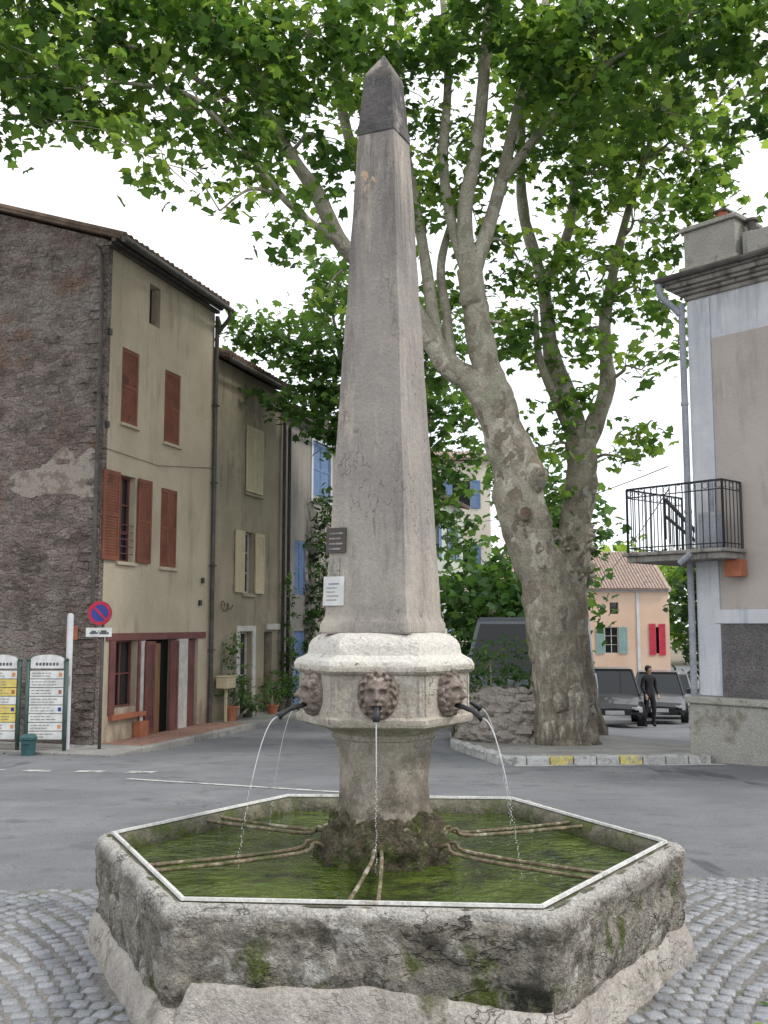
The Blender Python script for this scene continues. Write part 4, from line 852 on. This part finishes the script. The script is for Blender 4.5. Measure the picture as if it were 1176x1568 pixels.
def disc(mb,r0,r1,y,z,n=32):
    for i in range(n):
        a,b=2*math.pi*i/n,2*math.pi*(i+1)/n
        mb.poly((r0*math.cos(a),y,z+r0*math.sin(a)),(r1*math.cos(a),y,z+r1*math.sin(a)),(r1*math.cos(b),y,z+r1*math.sin(b)),(r0*math.cos(b),y,z+r0*math.sin(b)))
zc=2.46
mb=MB(); mb.loft([(.215,-.01),(.215,.012)],32,0,1); 
o=mb.obj('disc_back',M['lead'],E,loc=(0,0,zc)); o.rotation_euler=(R(90),0,0)
mb=MB(); disc(mb,.0,.165,-.016,zc); mb.obj('disc_blue',M['signblue'],E)
mb=MB(); disc(mb,.155,.213,-.020,zc); Mx=Matrix.Translation((0,0,zc))@Matrix.Rotation(R(45),4,'Y'); mb.box(-.158,.158,-.022,-.018,-.020,.020,Mx); mb.obj('disc_red',M['signred'],E)
mb=MB(); mb.box(-.24,.22,-.012,.0,2.04,2.20); mb.obj('tow_plate',M['panel'],E)
mb=MB(); mb.box(-.17,-.03,-.016,-.0125,2.09,2.12); mb.box(-.14,-.06,-.016,-.0125,2.12,2.15); mb.box(.0,.17,-.016,-.0125,2.085,2.12); mb.box(.03,.13,-.016,-.0125,2.121,2.155); mb.tube([(-.03,-.015,2.10),(.0,-.015,2.16)],.005,4); mb.obj('tow_symbol',M['ink'],E)
E=empty('white_post',(-5.62,18.25,g(0,18.25))); mb=MB(); mb.loft([(.055,-.1),(.055,2.42),(.045,2.45),(.02,2.46)],14,0,1); mb.box(-.05,.05,-.065,-.05,1.2,1.35); mb.obj('post',M['trim'],E,smooth=True,angle=40)
E=empty('litter_bin',(-6.1,17.7,g(0,17.7))); mb=MB(); mb.loft([(.11,0),(.13,.26),(.145,.27),(.145,.31),(.10,.36),(.03,.37)],16,0,1); mb.box(-.07,.07,-.15,-.12,.21,.25); mb.obj('bin_body',M['teal'],E,smooth=True,angle=40)
# ------------------------------------------------------------------ vehicles
def car(name,loc,rz,col,L=4.0,W=1.7,H=1.45,van=False):
    E=empty(name,loc,rz); pm=paint(name+'_paint',col); belt=.86 if not van else 1.15
    if van: st=[(-L/2,.35,belt,W*.46),(-L/2+.1,.25,belt+.03,W*.5),(L/2-1.1,.25,belt+.02,W*.5),(L/2-.35,.25,belt-.1,W*.48),(L/2-.05,.3,belt-.38,W*.43),(L/2,.4,belt-.55,W*.38)]
    else: st=[(-L/2,.4,belt-.12,W*.40),(-L/2+.12,.25,belt,W*.47),(-L*.25,.22,belt+.03,W*.5),(L*.12,.22,belt+.02,W*.5),(L*.3,.22,belt-.06,W*.49),(L/2-.12,.25,belt-.22,W*.45),(L/2,.38,belt-.34,W*.38)]
    mb=MB(); R_=[]
    for (x,zb,zt,hw) in st:
        zm=zb+(zt-zb)*.55
        R_.append([(x,-hw*.9,zb),(x,-hw,zb+.12),(x,-hw*1.01,zm),(x,-hw*.97,zt-.07),(x,-hw*.85,zt),(x,0,zt+.03),(x,hw*.85,zt),(x,hw*.97,zt-.07),(x,hw*1.01,zm),(x,hw,zb+.12),(x,hw*.9,zb)])
    for r in range(len(R_)-1):
        for j in range(10): mb.poly(R_[r][j],R_[r+1][j],R_[r+1][j+1],R_[r][j+1])
    mb.poly(*R_[0]); mb.poly(*R_[-1][::-1])
    if van: xb0,xb1,xt0,xt1=-L/2+.03,L/2-.75,-L/2+.2,L/2-1.55
    else: xb0,xb1,xt0,xt1=-L*.47,L*.22,-L*.33,L*.02
    hb,ht=W*.45,W*.36 if not van else W*.42
    cb=[(xb0,-hb,belt-.02),(xb1,-hb,belt-.02),(xb1,hb,belt-.02),(xb0,hb,belt-.02)]; ct=[(xt0,-ht,H-.05),(xt1,-ht,H-.05),(xt1,ht,H-.05),(xt0,ht,H-.05)]
    gm=MB(); tgt=mb if van else gm
    for i in range(4): tgt.poly(cb[i],cb[(i+1)%4],ct[(i+1)%4],ct[i])
    mb.box(xt0+.02,xt1-.02,-ht+.03,ht-.03,H-.06,H); mb.box(xt0-.02,xt1+.02,-ht,ht,H-.07,H-.03)
    if not van:
        for i in range(4): mb.tube([cb[i],ct[i]],.035,6)
        for s in (-1,1): mb.tube([((xb0+xb1)/2,s*hb,belt),((xt0+xt1)/2,s*ht,H-.05)],.035,6); mb.tube([(xt0,s*ht,H-.05),(xt1,s*ht,H-.05)],.035,6)
    else:
        def q(i,j,a0,a1,b0,b1,off):
            A,B,D,C_=[Vector(v) for v in (cb[i],cb[j],ct[i],ct[j])]
            def p(a,b): return (A.lerp(B,a)).lerp(D.lerp(C_,a),b)
            n=(B-A).cross(D-A).normalized()*off
            gm.poly(*[tuple(p(a,b)+n) for a,b in ((a0,b0),(a1,b0),(a1,b1),(a0,b1))])
        q(1,2,.06,.94,.08,.92,.008); q(0,1,.72,.97,.1,.82,.008); q(2,3,.03,.28,.1,.82,.008); q(3,0,.1,.9,.2,.85,.008); q(0,1,.40,.68,.15,.82,.008); q(2,3,.32,.6,.15,.82,.008)
        q(0,1,.08,.36,.15,.82,.008)
    mb.obj('bodywork',pm,E,smooth=True,angle=35); gm.obj('glazing',M['cglass'],E)
    mb=MB()
    for sx in (-L*.32,L*.33):
        for s in (-1,1):
            mb.mi=0; mb.tube([(sx,s*(W/2-.2),.31),(sx,s*(W/2+.01),.31)],.31,20); mb.mi=1; mb.tube([(sx,s*(W/2+.005),.31),(sx,s*(W/2+.02),.31)],.19,14)
    mb.obj('wheels',[M['tyre'],M['lamp']],E)
    mb=MB(); f=L/2
    for s in (-1,1):
        mb.mi=0; mb.box(f-.16,f-.02,s*W*.36-.14,s*W*.36+.14,belt-.42,belt-.29); mb.mi=2; mb.box(-f-.015,-f+.1,s*W*.36-.09,s*W*.36+.09,belt-.35,belt-.1)
        mb.mi=1; mb.box(xb1-.35,xb1-.2,s*(W/2+.02)-.0,s*(W/2+.16),belt+.02,belt+.15)
    mb.mi=1; mb.box(f-.03,f+.015,-.45,.45,.35,.5); mb.box(-f-.02,f*.0-f+.03,-.7,.7,.38,.5); mb.mi=3; mb.box(f+.016,f+.03,-.26,.26,.37,.48); mb.box(-f-.035,-f-.021,-.26,.26,.52,.63)
    mb.obj('lamps_mirrors_plates',[M['lamp'],M['black'],M['signred'],M['panel']],E,bevel=.01)
    return E
car('parked_van',(3.45,24.6,-.80),R(-118),(.10,.12,.145),5.3,1.95,2.55,True)
zz=lambda x,y:g(x,y)
car('parked_car',(6.75,30.5,zz(6.75,30.5)+.12),R(-100),(.012,.013,.015),4.0,1.7,1.55)
car('parked_car',(8.95,33.5,zz(8.95,33.5)+.12),R(-104),(.02,.021,.024),4.1,1.7,1.5)
car('parked_car',(10.6,38,zz(10.6,38)+.1),R(-106),(.16,.165,.175),4.0,1.7,1.5)
car('parked_car',(12.3,43,zz(12.3,43)+.1),R(-106),(.03,.03,.035),4.0,1.7,1.45)
# ------------------------------------------------------------------ person
def person(loc,rz):
    E=empty('pedestrian',loc,rz)
    def sk(name,verts,edges,rad,mat,root=0):
        me=bpy.data.meshes.new(name); me.from_pydata(verts,edges,[]); me.update(); o=bpy.data.objects.new(name,me); bpy.context.collection.objects.link(o); o.parent=E
        md=o.modifiers.new('s','SKIN'); me_s=me.skin_vertices[0].data if me.skin_vertices else None
        if me_s is None:
            bpy.context.view_layer.objects.active=o; o.select_set(True)
            bpy.ops.mesh.customdata_skin_add(); me_s=me.skin_vertices[0].data
        for i,r in enumerate(rad): me_s[i].radius=(r[0],r[1]) if isinstance(r,tuple) else (r,r)
        me_s[root].use_root=True
        s=o.modifiers.new('u','SUBSURF'); s.levels=2; s.render_levels=2; me.materials.append(mat); return o
    v=[(0,0,.95),(0,0,1.12),(0,0,1.32),(0,0,1.44),(0,0,1.50),
       (.17,0,1.40),(.23,.02,1.14),(.22,-.10,.93),(-.17,0,1.40),(-.24,.02,1.14),(-.20,-.12,.95),
       (.09,0,.90),(.11,-.06,.50),(.12,.02,.10),(-.09,0,.90),(-.10,.04,.50),(-.12,.10,.10),(.12,-.10,.05),(-.12,-.02,.05)]
    e=[(0,1),(1,2),(2,3),(3,4),(3,5),(5,6),(6,7),(3,8),(8,9),(9,10),(0,11),(11,12),(12,13),(0,14),(14,15),(15,16),(13,17),(16,18)]
    r=[(.15,.11),(.14,.10),(.17,.11),(.12,.09),.06,.07,.05,.038,.07,.05,.038,.095,.07,.05,.095,.07,.05,.045,.045]
    sk('clothed_body',v,e,r,M['cloth'])
    sk('head_and_neck',[(0,0,1.47),(0,-.01,1.55),(0,-.02,1.62),(0,-.01,1.69)],[(0,1),(1,2),(2,3)],[.05,.065,.085,.07],M['skin'])
    mb=MB(); mb.loft([(.06,1.56),(.098,1.62),(.10,1.67),(.085,1.72),(.04,1.75)],12,0,1,cy=.02); mb.loft([(.008,1.60),(.014,1.605),(.005,1.63)],6,0,1,cy=-.105); mb.obj('hair',M['hair'],E,smooth=True)
    for s in (-1,1):
        h=(.22,-.10,.93) if s>0 else (-.20,-.12,.95)
        V=[h,(h[0],h[1]-.03,h[2]-.08)]; Ed=[(0,1)]; Rr=[.03,.028]
        for k in range(4): V+= [(h[0]+(k-1.5)*.016,h[1]-.045,h[2]-.13),(h[0]+(k-1.5)*.016,h[1]-.06,h[2]-.165+.008*abs(k-1.5))]; Ed+=[(1,2+2*k),(2+2*k,3+2*k)]; Rr+=[.009,.008]
        V.append((h[0]-s*.05,h[1]-.06,h[2]-.08)); Ed.append((1,len(V)-1)); Rr.append(.01)
        sk('hand',V,Ed,Rr,M['skin'])
person((7.55,29.2,g(7.55,29.2)),R(20))
mb=MB()
for (a,b,sag) in (((4.9,17.3,4.3),(2.0,44,6.2),.5),((4.9,17.3,3.9),(12,58,3.9),.3)):
    a=Vector(a);b=Vector(b); mb.tube([a.lerp(b,i/16)-Vector((0,0,sag*4*(i/16)*(1-i/16))) for i in range(17)],.009,5)
mb.obj('overhead_cables',M['black'])
P=np.array([(random.uniform(-5,5),random.uniform(3.5,16),0) for i in range(260)]); P=np.array([(x,y,g(x,y)+.02) for x,y,_ in P if math.hypot(x,y-5.2)>1.65])
leaves('fallen_leaves',P,.04,rng.uniform(.3,1,len(P)),M['leaf'],None,OV,OZ*.3,6)
# ------------------------------------------------------------------ world, sun, camera
w=bpy.data.worlds.new('World'); bpy.context.scene.world=w; w.use_nodes=True; nt=w.node_tree; nt.nodes.clear()
out=nt.nodes.new('ShaderNodeOutputWorld'); bg=nt.nodes.new('ShaderNodeBackground'); bg.inputs[1].default_value=.15
sky=nt.nodes.new('ShaderNodeTexSky'); sky.sky_type='NISHITA'; sky.sun_disc=False
sv=Vector((.80,-.30,.95)); sky.sun_elevation=math.atan2(sv.z,math.hypot(sv.x,sv.y)); sky.sun_rotation=math.atan2(sv.x,sv.y)
tc=nt.nodes.new('ShaderNodeTexCoord'); no=nt.nodes.new('ShaderNodeTexNoise'); no.inputs['Scale'].default_value=2.2; no.inputs['Detail'].default_value=6
nt.links.new(tc.outputs['Generated'],no.inputs['Vector'])
cr=nt.nodes.new('ShaderNodeValToRGB'); cr.color_ramp.elements[0].position=.3; cr.color_ramp.elements[0].color=(.84,.90,.97,1); cr.color_ramp.elements[1].position=.65; cr.color_ramp.elements[1].color=(1,.99,.97,1)
nt.links.new(no.outputs[0],cr.inputs[0]); vm=nt.nodes.new('ShaderNodeVectorMath'); vm.operation='SCALE'; vm.inputs['Scale'].default_value=11.5; nt.links.new(cr.outputs[0],vm.inputs[0])
mx=nt.nodes.new('ShaderNodeMix'); mx.data_type='RGBA'; mx.inputs[0].default_value=.85
nt.links.new(sky.outputs[0],mx.inputs[6]); nt.links.new(vm.outputs[0],mx.inputs[7]); nt.links.new(mx.outputs[2],bg.inputs[0]); nt.links.new(bg.outputs[0],out.inputs[0])
sd=bpy.data.lights.new('sun','SUN'); sd.energy=2.1; sd.angle=R(10); sd.color=(1,.94,.86); so=bpy.data.objects.new('sun',sd); bpy.context.collection.objects.link(so)
so.rotation_euler=sv.to_track_quat('Z','Y').to_euler(); so.location=(10,-5,20)
cd=bpy.data.cameras.new('camera'); co=bpy.data.objects.new('camera',cd); bpy.context.collection.objects.link(co)
co.location=(0,0,1.6); co.rotation_euler=(R(90+6.3),0,0); cd.sensor_fit='VERTICAL'; cd.sensor_height=24; cd.lens=24*1550/1568; cd.clip_end=3000; cd.clip_start=.05
sc=bpy.context.scene; sc.camera=co; sc.view_settings.view_transform='Standard'; sc.view_settings.look='None'; sc.view_settings.exposure=0
print('LEAVES',nl)
